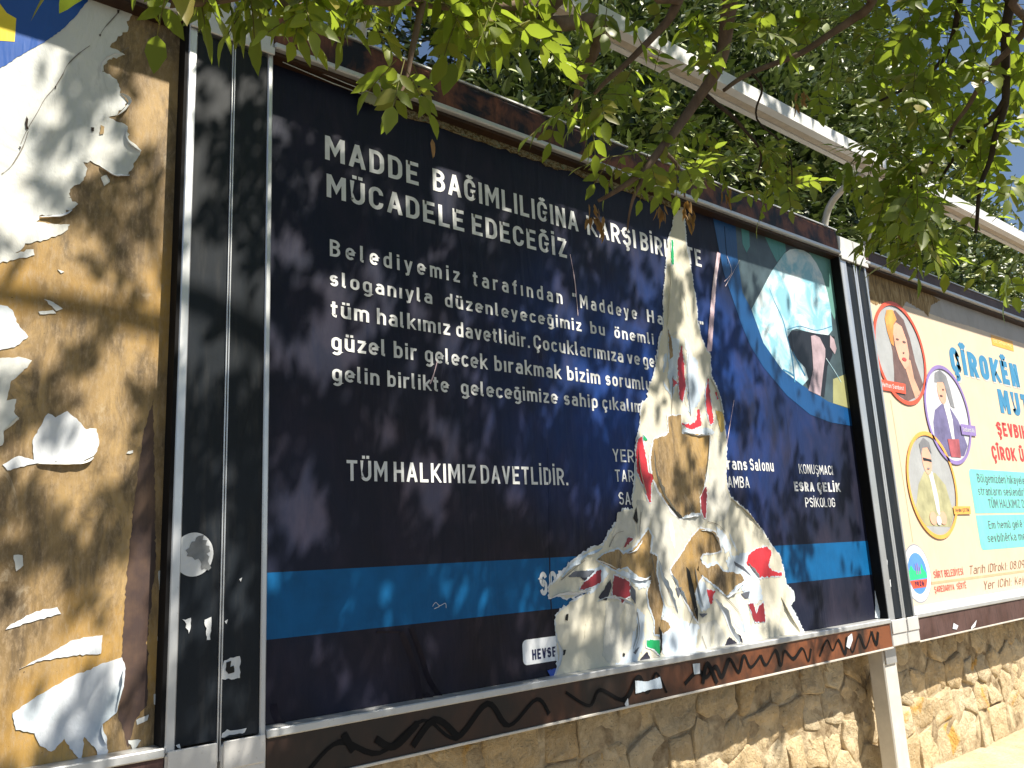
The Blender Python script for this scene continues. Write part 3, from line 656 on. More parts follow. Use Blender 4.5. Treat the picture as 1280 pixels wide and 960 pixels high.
LBL = print_mat('white_label_print', (0.80, 0.82, 0.86), 0.5)
sheet('label_box', cr_, -0.0016, LBL, poster, 0, 0, px=False)
NAVYT = print_mat('navy_letter_print', (0.008, 0.012, 0.07), 0.5)
line([('HEVSEL', 665, 700)], 825, 812, mat=NAVYT, Y=-0.0024, bold=0.2)
# hooded figure picture with its blue ring
RING = print_mat('blue_ring_print', (0.004, 0.065, 0.21), 0.42)
inner = [(1066, 513), (1035, 502), (1000, 480), (977, 462), (954, 429), (939, 387), (928, 366), (922, 325), (919, 280)]
outer = [(890, 268), (898, 310), (904, 340), (913, 366), (927, 407), (938, 433), (954, 459), (983, 494), (1012, 518), (1038, 528), (1068, 533)]
pic = sheet('picture', [(1066, 513), (1035, 502), (1000, 480), (977, 462), (954, 429), (939, 387), (928, 366), (922, 325), (916, 276), (1047, 322), (1054, 380)], -0.0010, print_mat('slate_picture_print', (0.055, 0.085, 0.10), 0.4, var=0.35), poster, 0, 0)
sheet('picture_ring', outer + inner, -0.0016, RING, poster, 0, 0)
k = N('pale_blue_cloth_print'); f_ = k.noise(7, 5, 0.6, (1, 1, 1), 0.7)
k.col(k.mix(k.ramp(f_, [(0.42, 0.0), (0.60, 1.0)]), (0.24, 0.50, 0.62), (0.66, 0.75, 0.78))).set(0.42, 0, 0.4); wrinkles(k); HOOD = k.m
TEAL = print_mat('teal_print', (0.07, 0.26, 0.25), 0.42); SEA = print_mat('sea_green_print', (0.13, 0.30, 0.27), 0.42)
DK = print_mat('black_print', (0.012, 0.014, 0.02), 0.4); SKIN = print_mat('pink_hand_print', (0.42, 0.32, 0.36), 0.45, var=0.35); YEL = print_mat('straw_print', (0.34, 0.34, 0.16), 0.45)
sheet('picture_shape', [(926, 283), (936, 287), (937, 308), (933, 316), (928, 305)], -0.0016, TEAL, pic)
sheet('picture_shape', [(955, 294), (981, 304), (982, 314), (971, 328), (964, 314)], -0.0016, TEAL, pic)
sheet('picture_shape', [(1012, 318), (1008, 310), (1040, 320), (1048, 363), (1043, 400), (1037, 386), (1026, 343)], -0.0016, SEA, pic)
sheet('picture_shape', [(1041, 474), (1056, 468), (1064, 511), (1041, 504)], -0.0016, YEL, pic)
sheet('picture_shape', [(984, 421), (989, 413), (1006, 414), (1035, 419), (1043, 421), (1040, 445), (1034, 458), (1030, 497), (1010, 486), (1006, 474), (1002, 460), (988, 445)], -0.0018, DK, pic)
sheet('hooded_head', [(939, 387), (950, 366), (965, 338), (980, 317), (987, 312), (994, 311), (1004, 313), (1012, 318), (1020, 329), (1027, 343), (1034, 366), (1038, 387), (1040, 413), (1035, 419), (1020, 417), (1006, 414), (995, 411), (989, 413), (984, 421), (987, 434), (992, 445), (1006, 460), (1010, 474), (1003, 482), (977, 462), (954, 429)], -0.0022, HOOD, pic)
CLI = print_mat('blue_seam_print', (0.05, 0.22, 0.40), 0.45)
for q, w_ in (([(961, 360), (968, 378), (978, 400), (983, 420), (989, 445), (993, 478)], [0.003, 0.006, 0.008, 0.008, 0.012]), ([(984, 412), (1000, 408), (1020, 413), (1039, 408)], 0.004), ([(990, 440), (998, 455), (1006, 470)], 0.012), ([(978, 462), (986, 466), (992, 470)], 0.01)):
    ribbon('seam', q, w_, -0.0028, CLI, pic)
sheet('printed_hand', [(1013, 420), (1018, 419), (1024, 422), (1031, 436), (1031, 446), (1029, 460), (1025, 495), (1010, 488), (1016, 462), (1015, 442)], -0.0030, SKIN, pic)
sheet('printed_finger', [(1037, 419), (1042, 424), (1045, 436), (1043, 443), (1037, 434)], -0.0030, SKIN, pic)
ribbon('printed_needle', [(1032, 448), (1042, 463), (1051, 478)], 0.004, -0.0034, HOOD, pic)
# torn core: base sheet and its layers
CREAM = m_tornpaper('cream_torn_paper', (0.66, 0.62, 0.50), (0.60, 0.57, 0.47), (0.72, 0.70, 0.62))
GREYP = m_tornpaper('grey_under_paper', (0.50, 0.49, 0.43), (0.58, 0.57, 0.52), (0.48, 0.47, 0.42))
LBLUE = m_tornpaper('pale_blue_under_paper', (0.48, 0.57, 0.68), (0.60, 0.66, 0.72), (0.42, 0.52, 0.66))
RED = print_mat('red_print', (0.52, 0.030, 0.045), 0.45, var=0.25); DRED = print_mat('dark_red_print', (0.25, 0.022, 0.035), 0.45)
GRN = print_mat('green_print', (0.01, 0.33, 0.11), 0.45); YLW = print_mat('pale_yellow_print', (0.62, 0.42, 0.10), 0.5); GRY = print_mat('slate_scrap', (0.10, 0.11, 0.14), 0.5)
PRB = WOOD
TQ = [(846, 240), (853, 243), (854, 270), (857, 307), (863, 340), (870, 383), (870, 400), (874, 417), (882, 440), (887, 442), (887, 469), (897, 490), (901, 504), (904, 525), (907, 552), (907, 583), (906, 590), (908, 609), (913, 622), (923, 631), (935, 641), (943, 653), (952, 663), (961, 679), (975, 697), (979, 718), (982, 731), (991, 740), (992, 750), (987, 757), (992, 767), (1000, 782), (1008, 799),
    (920, 815), (840, 829), (760, 843), (686, 858), (683, 851), (688, 849), (697, 835), (695, 807), (696, 798), (694, 788), (694, 770), (702, 762), (715, 752), (738, 739), (736, 736), (720, 743), (708, 748), (697, 743), (686, 747), (685, 735), (694, 727), (705, 715), (710, 707), (725, 695), (740, 685), (753, 682), (758, 673), (767, 658), (775, 652), (778, 638), (791, 637), (790, 622), (793, 610), (794, 590), (795, 567), (796, 550), (800, 533), (800, 519), (802, 505), (809, 498), (811, 483), (817, 471), (821, 450), (824, 427), (829, 410), (829, 367), (833, 323), (835, 300), (840, 285)]
tear = sheet('torn_area', TQ, -0.0040, CREAM, main, 0.005, 0.0015, label='ragged cream area where the poster was ripped away')
sheet('torn_rim', TQ, -0.0034, WB, tear, 0.007, 0.0012, seed=77, grow=0.008)
Y1, Y2, Y3 = -0.0047, -0.0053, -0.0059
def scr(name, polys, mat, Y, jag=0.0025, thick=0.0007):
    for i, q in enumerate(polys):
        sheet(name, q, Y, mat, tear, jag * 1.9, thick, seed=int(q[0][0]) + i)
        if name == 'exposed_board' or mat in (RED, DRED, GRN): sheet('torn_rim', q, Y + 0.0003, LBLUE if i % 2 else WB, tear, jag * 2.4, 0.0004, seed=int(q[0][1]) + 40 + i, grow=0.011 if name == 'exposed_board' else 0.006)
scr('under_layer', [[(813, 672), (812, 620), (818, 606), (835, 632), (849, 650), (852, 648), (866, 643), (876, 645), (880, 652), (860, 668), (852, 690), (846, 696), (836, 712), (842, 740), (850, 760), (834, 758), (826, 740), (820, 715), (821, 694), (812, 692)],
                    [(795, 625), (810, 626), (812, 650), (806, 668), (796, 672), (795, 650)], [(885, 560), (889, 548), (900, 552), (905, 590), (905, 608), (912, 628), (905, 650), (884, 652), (882, 625), (886, 600)],
                    [(757, 752), (790, 752), (798, 780), (792, 815), (770, 838), (752, 820)], [(874, 780), (895, 775), (908, 800), (898, 815), (876, 818)], [(772, 640), (790, 640), (794, 672), (776, 684), (760, 684), (766, 662)]], GREYP, Y1)
tq = outline([(846, 290), (862, 345), (872, 410), (895, 500), (900, 600), (940, 670), (975, 740), (985, 790), (920, 805), (700, 845), (705, 775), (760, 700), (800, 640), (802, 540), (830, 430), (838, 320)])
def inside(p, q):
    c = False
    for i in range(len(q)):
        a, b = q[i - 1], q[i]
        if (a.y > p.y) != (b.y > p.y) and p.x < (b.x - a.x) * (p.y - a.y) / (b.y - a.y) + a.x: c = not c
    return c
rs = random.Random(21); k_ = 0
while k_ < 46:
    p = Vector((rs.uniform(1.2, 3.0), G + rs.uniform(0.06, 1.7)))
    if not inside(p, tq): continue
    a = rs.gauss(math.pi / 2, 0.5); L = rs.uniform(0.02, 0.075); wd_ = L * rs.uniform(0.12, 0.38); u = Vector((math.cos(a), math.sin(a))); v = Vector((-u.y, u.x))
    q = [p - u * L, p - u * L * 0.3 + v * wd_ * rs.uniform(0.4, 1), p + u * L * 0.4 + v * wd_, p + u * L, p + u * L * 0.2 - v * wd_ * rs.uniform(0.2, 0.8), p - u * L * 0.5 - v * wd_ * 0.6]
    sheet('torn_shred', [tuple(t_) for t_ in q], Y1 - 0.0002 - 0.00007 * (k_ % 5), rs.choice((GREYP, LBLUE, WB, LBLUE, GREYP, CREAM)), tear, 0.005, 0.0006, px=False, seed=k_); k_ += 1
scr('under_layer', [[(767, 714), (782, 716), (797, 719), (813, 716), (812, 733), (797, 737), (787, 725)], [(795, 760), (805, 770), (803, 800), (800, 815), (792, 830), (760, 838), (775, 826), (788, 812), (797, 790)],
                    [(829, 757), (847, 773), (862, 780), (872, 781), (870, 800), (868, 822), (836, 827), (826, 815), (824, 800), (828, 775)], [(870, 725), (880, 728), (886, 760), (876, 765), (869, 745)],
                    [(893, 658), (906, 668), (913, 685), (905, 692), (898, 672)], [(906, 700), (918, 695), (935, 690), (938, 710), (948, 722), (952, 750), (938, 755), (925, 735), (912, 722)], [(724, 715), (752, 708), (760, 716), (740, 740), (732, 742), (750, 726)],
                    [(835, 420), (848, 425), (846, 470), (838, 500), (834, 470)], [(858, 440), (870, 450), (874, 500), (862, 520), (856, 480)], [(852, 537), (888, 536), (892, 542), (856, 546)], [(877, 560), (884, 556), (882, 602), (877, 606)]], LBLUE, Y2, 0.004)
scr('exposed_board', [[(816, 550), (830, 545), (835, 541), (834, 521), (850, 519), (851, 542), (886, 544), (885, 560), (882, 580), (879, 606), (875, 625), (874, 642), (865, 641), (852, 646), (849, 648), (840, 639), (833, 630), (822, 613), (815, 598), (812, 575)],
                      [(745, 700), (753, 693), (772, 687), (778, 693), (790, 687), (800, 675), (809, 662), (813, 670), (811, 692), (820, 695), (819, 715), (823, 738), (828, 755), (825, 773), (823, 793), (817, 793), (817, 775), (810, 755), (808, 740), (813, 725), (798, 721), (790, 715), (783, 708), (767, 712), (755, 705)],
                      [(853, 689), (864, 671), (874, 661), (892, 665), (897, 673), (900, 688), (891, 691), (877, 692), (873, 700), (872, 713), (876, 722), (870, 730), (866, 745), (871, 777), (865, 767), (855, 750), (848, 735), (840, 718), (837, 712), (847, 698)],
                      [(873, 700), (883, 710), (895, 705), (903, 715), (913, 715), (925, 718), (929, 725), (918, 733), (907, 745), (895, 733), (880, 722), (870, 712)],
                      [(826, 774), (834, 778), (837, 784), (828, 792), (823, 786)], [(834, 412), (838, 425), (840, 445), (836, 450)]], PRB, Y3, 0.002, 0.0009)
scr('scrap', [[(796, 550), (801, 546), (807, 577), (809, 590), (815, 597), (812, 608), (813, 628), (810, 628), (805, 612), (795, 590), (794, 570)], [(934, 694), (945, 686), (958, 683), (963, 691), (959, 707), (964, 714), (976, 716), (976, 720), (963, 720), (948, 722), (940, 712), (932, 705)],
              [(851, 432), (853, 448), (854, 470), (856, 482), (852, 502), (848, 498), (847, 479), (846, 452)], [(884, 473), (886, 494), (891, 529), (887, 531), (882, 512), (881, 490)], [(851, 530), (862, 531), (869, 526), (871, 512), (873, 512), (875, 533), (863, 537)], [(893, 490), (897, 498), (895, 500)],
              [(882, 737), (893, 739), (890, 745), (888, 755), (885, 748)], [(839, 472), (846, 480), (840, 484)]], RED, Y3, 0.003, 0.0004)
scr('scrap', [[(882, 608), (878, 612), (874, 622), (875, 636), (878, 648), (881, 648), (882, 630)], [(934, 755), (940, 754), (944, 767), (947, 758), (953, 752), (955, 777), (942, 777)], [(766, 719), (773, 722), (785, 727), (786, 745), (780, 748), (777, 754), (773, 748), (764, 745)], [(723, 737), (730, 727), (750, 712), (749, 728), (737, 734)], [(778, 685), (784, 672), (790, 674)]], DRED, Y3 - 0.0006, 0.0022, 0.0004)
scr('scrap', [[(807, 800), (823, 800), (824, 820), (817, 812), (807, 808)], [(803, 544), (808, 550), (803, 551)], [(838, 300), (840, 301), (841, 330), (838, 332)]], GRN, Y3 - 0.0006, 0.0015, 0.0004)
scr('scrap', [[(893, 512), (903, 517), (904, 537), (900, 540)]], YLW, Y3, 0.003, 0.0004)
scr('scrap', [[(747, 747), (755, 735), (762, 724), (763, 733), (757, 750)], [(796, 830), (801, 822), (807, 815), (813, 824), (804, 829)], [(899, 815), (905, 806), (910, 796), (927, 809)], [(919, 792), (925, 795), (928, 806)], [(724, 722), (742, 714), (730, 727)]], print_mat('navy_scrap_print', (0.015, 0.014, 0.03), 0.45), Y3, 0.002, 0.0004)
scr('scrap', [[(709, 721), (717, 714), (742, 713), (732, 722)], [(843, 735), (851, 734), (847, 747)], [(872, 767), (883, 767), (877, 772)], [(925, 742), (936, 739), (934, 747), (930, 748)], [(916, 702), (927, 708), (938, 720), (930, 714), (918, 707)], [(786, 730), (793, 738), (793, 755), (787, 745)], [(790, 815), (798, 808), (793, 818)]], GRY, Y3 - 0.0004, 0.001, 0.0004)
scr('tear_slit', [[(856, 708), (860, 713), (865, 733), (871, 763), (871, 778), (867, 765), (860, 738)], [(822, 783), (826, 790), (826, 812), (823, 818), (824, 800)], [(833, 630), (850, 644), (852, 648), (847, 648)], [(794, 634), (796, 650), (795, 655), (790, 648)], [(706, 768), (709, 767), (708, 776), (705, 775)],
                  [(703, 812), (706, 812), (704, 819), (699, 819), (702, 817)], [(777, 816), (780, 817), (779, 821), (777, 820)]], BLACK, Y3 - 0.0009, 0.0008, 0)
scr('scrap', [[(683, 838), (696, 835), (689, 849)]], print_mat('blue_scrap', (0.02, 0.08, 0.42), 0.45), -0.0050, 0.001, 0.0003)
for q in ([(840, 470), (838, 520)], [(862, 520), (858, 470), (860, 440)], [(800, 640), (798, 665), (800, 680)], [(760, 684), (768, 668), (778, 664)], [(812, 690), (820, 730), (830, 760)], [(868, 760), (860, 782)], [(795, 765), (798, 790), (792, 812)],
          [(893, 735), (905, 744), (930, 738)], [(700, 725), (715, 712), (730, 700)], [(883, 652), (896, 656), (906, 666)], [(876, 795), (882, 812)], [(905, 745), (925, 770), (930, 800)], [(833, 735), (840, 755), (843, 766)]):
    ribbon('paper_crease', q, [0.003, 0.0015], Y3 - 0.0012, CREASE, tear, k=4)
for q, w_, h_, m_, sd in (([(745, 752), (760, 748), (775, 750), (792, 757)], 0.012, 0.009, LBLUE, 1), ([(892, 748), (903, 768), (912, 790), (924, 806)], 0.030, 0.012, WB, 1), ([(912, 622), (923, 631), (935, 641), (950, 661)], 0.012, 0.009, CREAM, -1),
                  ([(700, 722), (712, 706), (728, 694), (753, 684)], 0.016, 0.010, LBLUE, -1), ([(822, 700), (826, 722), (836, 742), (846, 768)], 0.014, 0.009, LBLUE, 1), ([(867, 708), (872, 735), (878, 760)], 0.012, 0.010, WB, -1), ([(688, 748), (702, 744), (722, 743), (738, 738)], 0.014, 0.010, WB, 1),
                  ([(816, 560), (818, 590), (830, 622), (848, 646)], 0.012, 0.009, GREYP, 1), ([(851, 648), (866, 643), (875, 644)], 0.012, 0.009, WB, -1), ([(886, 546), (884, 575), (880, 606)], 0.010, 0.008, LBLUE, -1), ([(852, 541), (870, 546), (886, 545)], 0.012, 0.010, WB, 1),
                  ([(873, 662), (890, 665), (900, 686)], 0.010, 0.008, LBLUE, -1), ([(929, 726), (918, 735), (907, 747)], 0.014, 0.010, WB, 1), ([(933, 704), (940, 713), (948, 723)], 0.010, 0.008, LBLUE, 1), ([(797, 560), (800, 590), (808, 620)], 0.010, 0.008, CREAM, -1),
                  ([(695, 800), (698, 820), (690, 848)], 0.010, 0.009, WB, 1), ([(975, 745), (985, 765), (1000, 790)], 0.014, 0.010, CREAM, -1), ([(776, 690), (790, 688), (802, 674)], 0.010, 0.008, WB, -1), ([(742, 700), (756, 706), (770, 712)], 0.009, 0.008, WB, 1), ([(786, 722), (800, 723), (812, 719)], 0.012, 0.008, WB, -1),
                  ([(838, 718), (846, 734), (858, 756)], 0.010, 0.008, LBLUE, 1), ([(790, 812), (796, 795), (797, 775)], 0.012, 0.010, LBLUE, 1), ([(836, 330), (834, 370), (832, 410)], 0.008, 0.008, CREAM, 1), ([(886, 470), (897, 492), (903, 520)], 0.008, 0.008, WB, -1)):
    curl(tear, q, w_, h_, m_, -0.0052, sd)
# streaks torn into the print and the curled right edge
PINK = m_tornpaper('pink_white_tear', (0.62, 0.45, 0.52), (0.74, 0.66, 0.68), (0.50, 0.30, 0.40))
sheet('tear_streak', [(896, 315), (900, 317), (895, 350), (893, 380), (889, 439), (883, 440), (887, 390), (891, 350)], -0.0030, PINK, poster, 0.0015, 0.001)
ribbon('tear_streak', [(712, 318), (717, 345), (720, 372), (722, 395)], [0.002, 0.005, 0.003, 0.001], -0.0030, PINK, poster)
ribbon('tear_streak', [(917, 500), (912, 530), (907, 560)], [0.002, 0.005, 0.003], -0.0030, PINK, poster)
ribbon('tear_streak', [(546, 452), (541, 470), (537, 480)], [0.003, 0.005], -0.0030, PINK, poster)
ribbon('tear_streak', [(908, 320), (914, 340), (905, 352)], [0.002, 0.003], -0.0030, PINK, poster); ribbon('tear_streak', [(924, 325), (915, 342), (906, 358)], [0.001, 0.003], -0.0034, PINK, poster)
REDGE = print_mat('red_poster_edge', (0.55, 0.12, 0.14), 0.5)
ex = [(3.325, 1.76), (3.318, 1.5), (3.312, 1.2), (3.300, 0.95), (3.305, 0.7), (3.296, 0.45), (3.290, 0.25)]
ribbon('curled_edge', [(x, G + z_) for x, z_ in ex], 0.018, -0.004, REDGE, poster, px=False, lift=0.008)
ribbon('curled_edge', [(3.292, G + 0.26), (3.28, G + 0.16), (3.265, G + 0.08), (3.25, G + 0.03)], [0.014, 0.02, 0.025], -0.004, WB, poster, px=False, lift=0.012)
# long creases and folds at the foot of the poster, and the seam between printed strips
FOLD = NAVY
for q, w_, l_ in (([(500, 790), (512, 820), (520, 850), (523, 878)], 0.014, 0.012), ([(512, 785), (525, 820), (535, 850), (555, 880)], 0.012, 0.012), ([(528, 868), (545, 880), (556, 880)], 0.02, 0.014), ([(340, 880), (346, 900), (362, 912)], 0.016, 0.012), ([(684, 560), (686, 640), (687, 720), (690, 790)], 0.004, 0.0015), ([(537, 96), (537, 140), (537, 200)], 0.004, 0.0015), ([(905, 283), (907, 310), (909, 330)], 0.003, 0.002), ([(470, 790), (500, 790)], 0.006, 0.005)):
    ribbon('crease', q, w_, -0.0012, FOLD, poster, lift=l_)
ribbon('crease', [(516, 886), (519, 883), (520, 877)], [0.004, 0.01], -0.004, WB, poster, lift=0.004)
ribbon('scratch', [(540, 758), (544, 753), (549, 757), (556, 754), (557, 760)], 0.0015, -0.003, TEXT, poster); ribbon('scratch', [(542, 761), (549, 758)], 0.0015, -0.003, TEXT, poster)
# torn paper layers hanging under the top rail
mixm = N('layered_poster_rind'); f_ = mixm.noise(60, 6, 0.75, (1, 1, 1.5), 1.0)
mixm.col(mixm.ramp(f_, [(0.30, (0.03, 0.022, 0.015)), (0.48, (0.16, 0.12, 0.05)), (0.56, (0.42, 0.36, 0.24)), (0.62, (0.05, 0.20, 0.16)), (0.70, (0.07, 0.05, 0.04))])).set(0.8, 0, 0.2).bump(f_, 1.0, 0.01)
RIND = mixm.m
SHADE = flat('black_reveal_shade', (0.010, 0.010, 0.011), 0.75, spec=0.1)  # black strips standing in for shade on the posts' inner sides
box('reveal_shade', 3.272, 3.2805, YF + 0.002, 0.003, G + 0.027, G + 1.971, SHADE, main, 0.0005); box('reveal_shade', -0.282, -0.2725, YF + 0.002, 0.0, G + 0.027, G + 1.971, SHADE, left, 0.0005)
pp = []
for i in range(60):
    x = 0.45 + i * 0.0255; pp.append((x, G + 1.950 + 0.016 * noise.noise(Vector((x * 9, 0, 0))) + 0.008 * noise.noise(Vector((x * 40, 3, 0)))))
sheet('paper_rind', pp + [(1.96, G + 1.9845), (0.45, G + 1.9845)], -0.012, RIND, main, 0.002, 0.011, px=False, label='crust of old poster layers below the rail')
for x0, x1, z0, z1, d in ((0.02, 0.36, 1.958, 1.962, 0.03), (0.05, 0.42, 1.968, 1.9715, 0.04), (0.30, 0.42, 1.944, 1.950, 0.02)):
    MB().tube([(x0, -d, G + z0 + 0.012), ((x0 + x1) / 2, -d, G + z0), (x1, -d + 0.01, G + z1)], 0.0016, 6).build('loose_wire', RAIL, main)
sheet('paper_rind', [(0.30, G + 1.935), (0.35, G + 1.93), (0.36, G + 1.975), (0.29, G + 1.98)], -0.03, m_tornpaper('olive_rind', (0.30, 0.30, 0.18), (0.36, 0.34, 0.22), (0.28, 0.26, 0.15)), main, 0.004, 0.004, px=False)
# graffiti on the lower fascia (plane YF) and scraps
SPRAY = flat('black_spray_paint', (0.006, 0.006, 0.007), 0.7, spec=0.15)
def rib2(name, pts, wd, Y, mat, parent, k=5):
    q = [(P(a, b, YF).x, P(a, b, YF).z) for a, b in pts]
    return ribbon(name, q, wd, Y, mat, parent, px=False, k=k)
xs = 0.10; zz = []
i = 0
while xs < 3.2:
    zz.append((xs, G - 0.055 + (0.034 if i % 2 else -0.034) * rnd.uniform(0.35, 1.25))); xs += (0.10 if xs < 1.2 else 0.052) * rnd.uniform(0.5, 1.6); i += 1
for a in range(0, len(zz) - 1, 9):
    seg = zz[a:a + rnd.choice((8, 9, 10))]
    if len(seg) > 1: ribbon('graffiti', seg, [rnd.uniform(0.007, 0.022) for _ in range(12)], YF - 0.002 - 0.0004 * (a % 2), SPRAY, main, px=False, k=6)
for q in ([(0.42, G - 0.09), (0.50, G - 0.03), (0.58, G - 0.09)], [(0.30, G - 0.05), (0.36, G - 0.08), (0.44, G - 0.03)], [(1.75, G - 0.09), (1.79, G - 0.02), (1.84, G - 0.10)], [(0.20, G - 0.02), (0.23, G - 0.07)]):
    ribbon('graffiti', q, 0.02, YF - 0.0032, SPRAY, main, px=False)
def sheet2(name, poly, Y, mat, parent, jag=0.001, label=None):
    q = [(P(a, b, Y).x, P(a, b, Y).z) for a, b in poly]; return sheet(name, q, Y, mat, parent, jag, 0.0008, px=False, label=label)
sheet2('paper_scrap', [(794, 851), (810, 852), (825, 846), (828, 860), (812, 862), (795, 867)], YF - 0.004, LBLUE, main, 0.002)
sheet2('paper_scrap', [(866, 830), (875, 829), (875, 842), (868, 843)], YF - 0.004, WB, main)
sheet2('paper_scrap', [(1060, 796), (1065, 792), (1066, 800), (1062, 811), (1058, 808)], YF - 0.004, WB, main)
sheet2('paper_scrap', [(781, 880), (785, 873), (786, 881), (783, 885)], YF - 0.004, WB, main)
sheet2('paper_scrap', [(1192, 779), (1198, 782), (1196, 787), (1191, 786)], YF - 0.004, WB, right); sheet2('paper_scrap', [(1214, 784), (1221, 775), (1219, 783), (1214, 787)], YF - 0.004, WB, right)

# --- right poster
k = N('cream_poster_print'); f_ = k.noise(5, 5, 0.6, (1, 1, 1), 0.5); z_ = k.axis(2); st = k.noise(20, 7, 0.7, (3, 1, 0.6))
c = k.mix(k.ramp(f_, [(0.35, 0.0), (0.65, 1.0)]), (0.70, 0.58, 0.42), (0.68, 0.52, 0.39))
k.col(c).set(0.5, 0, 0.4); wrinkles(k, 0.5); CPOST = k.m
rp = sheet('poster', [(3.575, G + 0.0265), (6.95, G + 0.0265), (6.95, G + 1.984), (3.575, G + 1.984)], -0.0004, CPOST, right, 0, 0.0008, px=False, label='cream poster with portraits in coloured circles')
k = N('straw_glue_stain'); f_ = k.noise(16, 7, 0.7, (2, 1, 0.5), 0.8)
k.col(k.ramp(f_, [(0.35, (0.13, 0.085, 0.045)), (0.5, (0.30, 0.20, 0.09)), (0.68, (0.50, 0.38, 0.22))])).set(0.8, 0, 0.2).bump(f_, 0.6, 0.004); STRAW = k.m
GREYTOP = m_tornpaper('grey_top_paper', (0.42, 0.40, 0.38), (0.46, 0.44, 0.42), (0.38, 0.35, 0.31))
pts_ = [(x, G + 1.835 + 0.012 * noise.noise(Vector((x * 2, 1, 0)))) for x in np.arange(3.576, 6.94, 0.06)]
sheet('grey_band', pts_ + [(6.94, G + 1.983), (3.576, G + 1.983)], -0.0012, GREYTOP, rp, 0.003, 0.0006, px=False)  # grey sheet with a wavy lower edge along the poster top
sheet('glue_stain', [(1086, 360), (1086, 378), (1094, 381), (1104, 378), (1117, 380), (1128, 384), (1132, 377), (1146, 385), (1155, 390), (1160, 396), (1164, 382), (1175, 376), (1160, 366), (1086, 338)], -0.0022, STRAW, rp, 0.008, 0.0006)
def circle_from(l, r, t, b):
    zt_, zb__ = P(*t).z, P(*b).z; rz = (zt_ - zb__) / 2; cx = (P(*l).x + P(*r).x) / 2; return cx, (zt_ + zb__) / 2, rz
PG = print_mat('portrait_grey_print', (0.40, 0.41, 0.42), 0.45); PLG = print_mat('portrait_pale_print', (0.62, 0.62, 0.66), 0.45)
ORR = print_mat('coral_red_print', (0.80, 0.10, 0.05), 0.45); PUR = print_mat('purple_print', (0.28, 0.20, 0.48), 0.45); ORA = print_mat('orange_print', (0.90, 0.42, 0.09), 0.45)
HAIR = print_mat('brown_hair_print', (0.16, 0.095, 0.085), 0.45, var=0.4); FACE = print_mat('face_print', (0.80, 0.42, 0.30), 0.45, var=0.12); GOLD = print_mat('golden_flower_print', (0.75, 0.32, 0.08), 0.45, var=0.4)
JACK = print_mat('purple_jacket_print', (0.17, 0.15, 0.30), 0.45, var=0.35); SHIRT = print_mat('white_shirt_print', (0.80, 0.80, 0.78), 0.45); OLIV = print_mat('khaki_jacket_print', (0.44, 0.42, 0.24), 0.45, var=0.3)
HGR = print_mat('grey_hair_print', (0.24, 0.24, 0.26), 0.45, var=0.3); SASH = print_mat('red_sash_print', (0.42, 0.10, 0.12), 0.45, var=0.5)
LIP = print_mat('lip_print', (0.60, 0.08, 0.08), 0.45)
def portrait(c, ringm, bgm, shapes, tag, tagm, tagtxt, tagc):
    cx, cz, r = c
    d = sheet('portrait', ell(cx, cz, r * 0.96), -0.0014, bgm, rp, 0, 0, px=False)
    for i, (m_, q) in enumerate(shapes):
        q2 = []
        for x, z_ in q:
            L = math.hypot(x, z_); s_ = min(1, 0.93 / max(L, 1e-6)); q2.append((cx + x * s_ * r, cz + z_ * s_ * r))
        sheet('portrait_shape', q2, -0.0019 - 0.0005 * i, m_, d, 0, 0, px=False)
    ring('portrait_ring', cx, cz, r * 0.925, r, -0.0070, ringm, d)
    if tag:
        (a, b), (c2, d2) = tag; z1 = P(a, b).z; z0 = P(a, d2).z; xa_ = P(a, b).x; xb2 = Xat(c2, z0)
        sheet('name_tag', [(xa_, z0), (xb2, z0), (xb2 + 0.01, z1), (xa_, z1)], -0.0074, tagm, d, 0, 0, px=False)
        words('lettering', [(tagtxt, xa_ + 0.02, xb2 - 0.02)], z0 + (z1 - z0) * 0.32, (z1 - z0) * 0.42, -0.0080, tagc, rp, 0.12, px=False)
def oval(cx, cz, rx, rz, n=18): return [(cx + rx * math.cos(2 * math.pi * i / n), cz + rz * math.sin(2 * math.pi * i / n)) for i in range(n)]
c1 = circle_from((1092, 420), (1157, 472), (1113, 377), (1137, 507))
c2 = circle_from((1156, 496), (1212, 545), (1171, 456), (1194, 581)); c3 = circle_from((1134, 580), (1195, 635), (1152, 539), (1176, 674))
CHN = print_mat('beige_neck_print', (0.66, 0.38, 0.26), 0.45, var=0.2)
portrait(c1, ORR, PG, [(HAIR, [(-0.25, 0.72), (0.05, 0.85), (0.35, 0.70), (0.50, 0.35), (0.58, -0.1), (0.80, -0.55), (0.6, -0.9), (0, -1), (-0.5, -0.85), (-0.35, -0.4), (-0.30, 0.0), (-0.35, 0.4)]),
    (CHN, [(0.05, -0.05), (0.38, -0.1), (0.42, -0.45), (0.62, -0.75), (0.35, -0.85), (0.20, -0.5)]),
    (FACE, [(-0.18, 0.48), (0.0, 0.60), (0.22, 0.55), (0.34, 0.30), (0.36, 0.02), (0.26, -0.22), (0.10, -0.30), (-0.08, -0.12), (-0.16, 0.12)]),
    (GOLD, [(-0.42, 0.62), (-0.30, 0.80), (-0.05, 0.84), (0.05, 0.66), (-0.10, 0.55), (-0.18, 0.35), (-0.22, 0.1), (-0.32, 0.15), (-0.40, 0.38)]),
    (HAIR, oval(-0.04, 0.26, 0.06, 0.02, 10)), (HAIR, oval(0.22, 0.24, 0.07, 0.022, 10)), (LIP, oval(0.12, -0.11, 0.09, 0.035, 12)), (HAIR, [(0.08, 0.02), (0.13, 0.0), (0.17, 0.02), (0.14, 0.035)])],
    ((1098, 474), (1131, 487)), ORR, 'Heftan Sambest', TEXT)
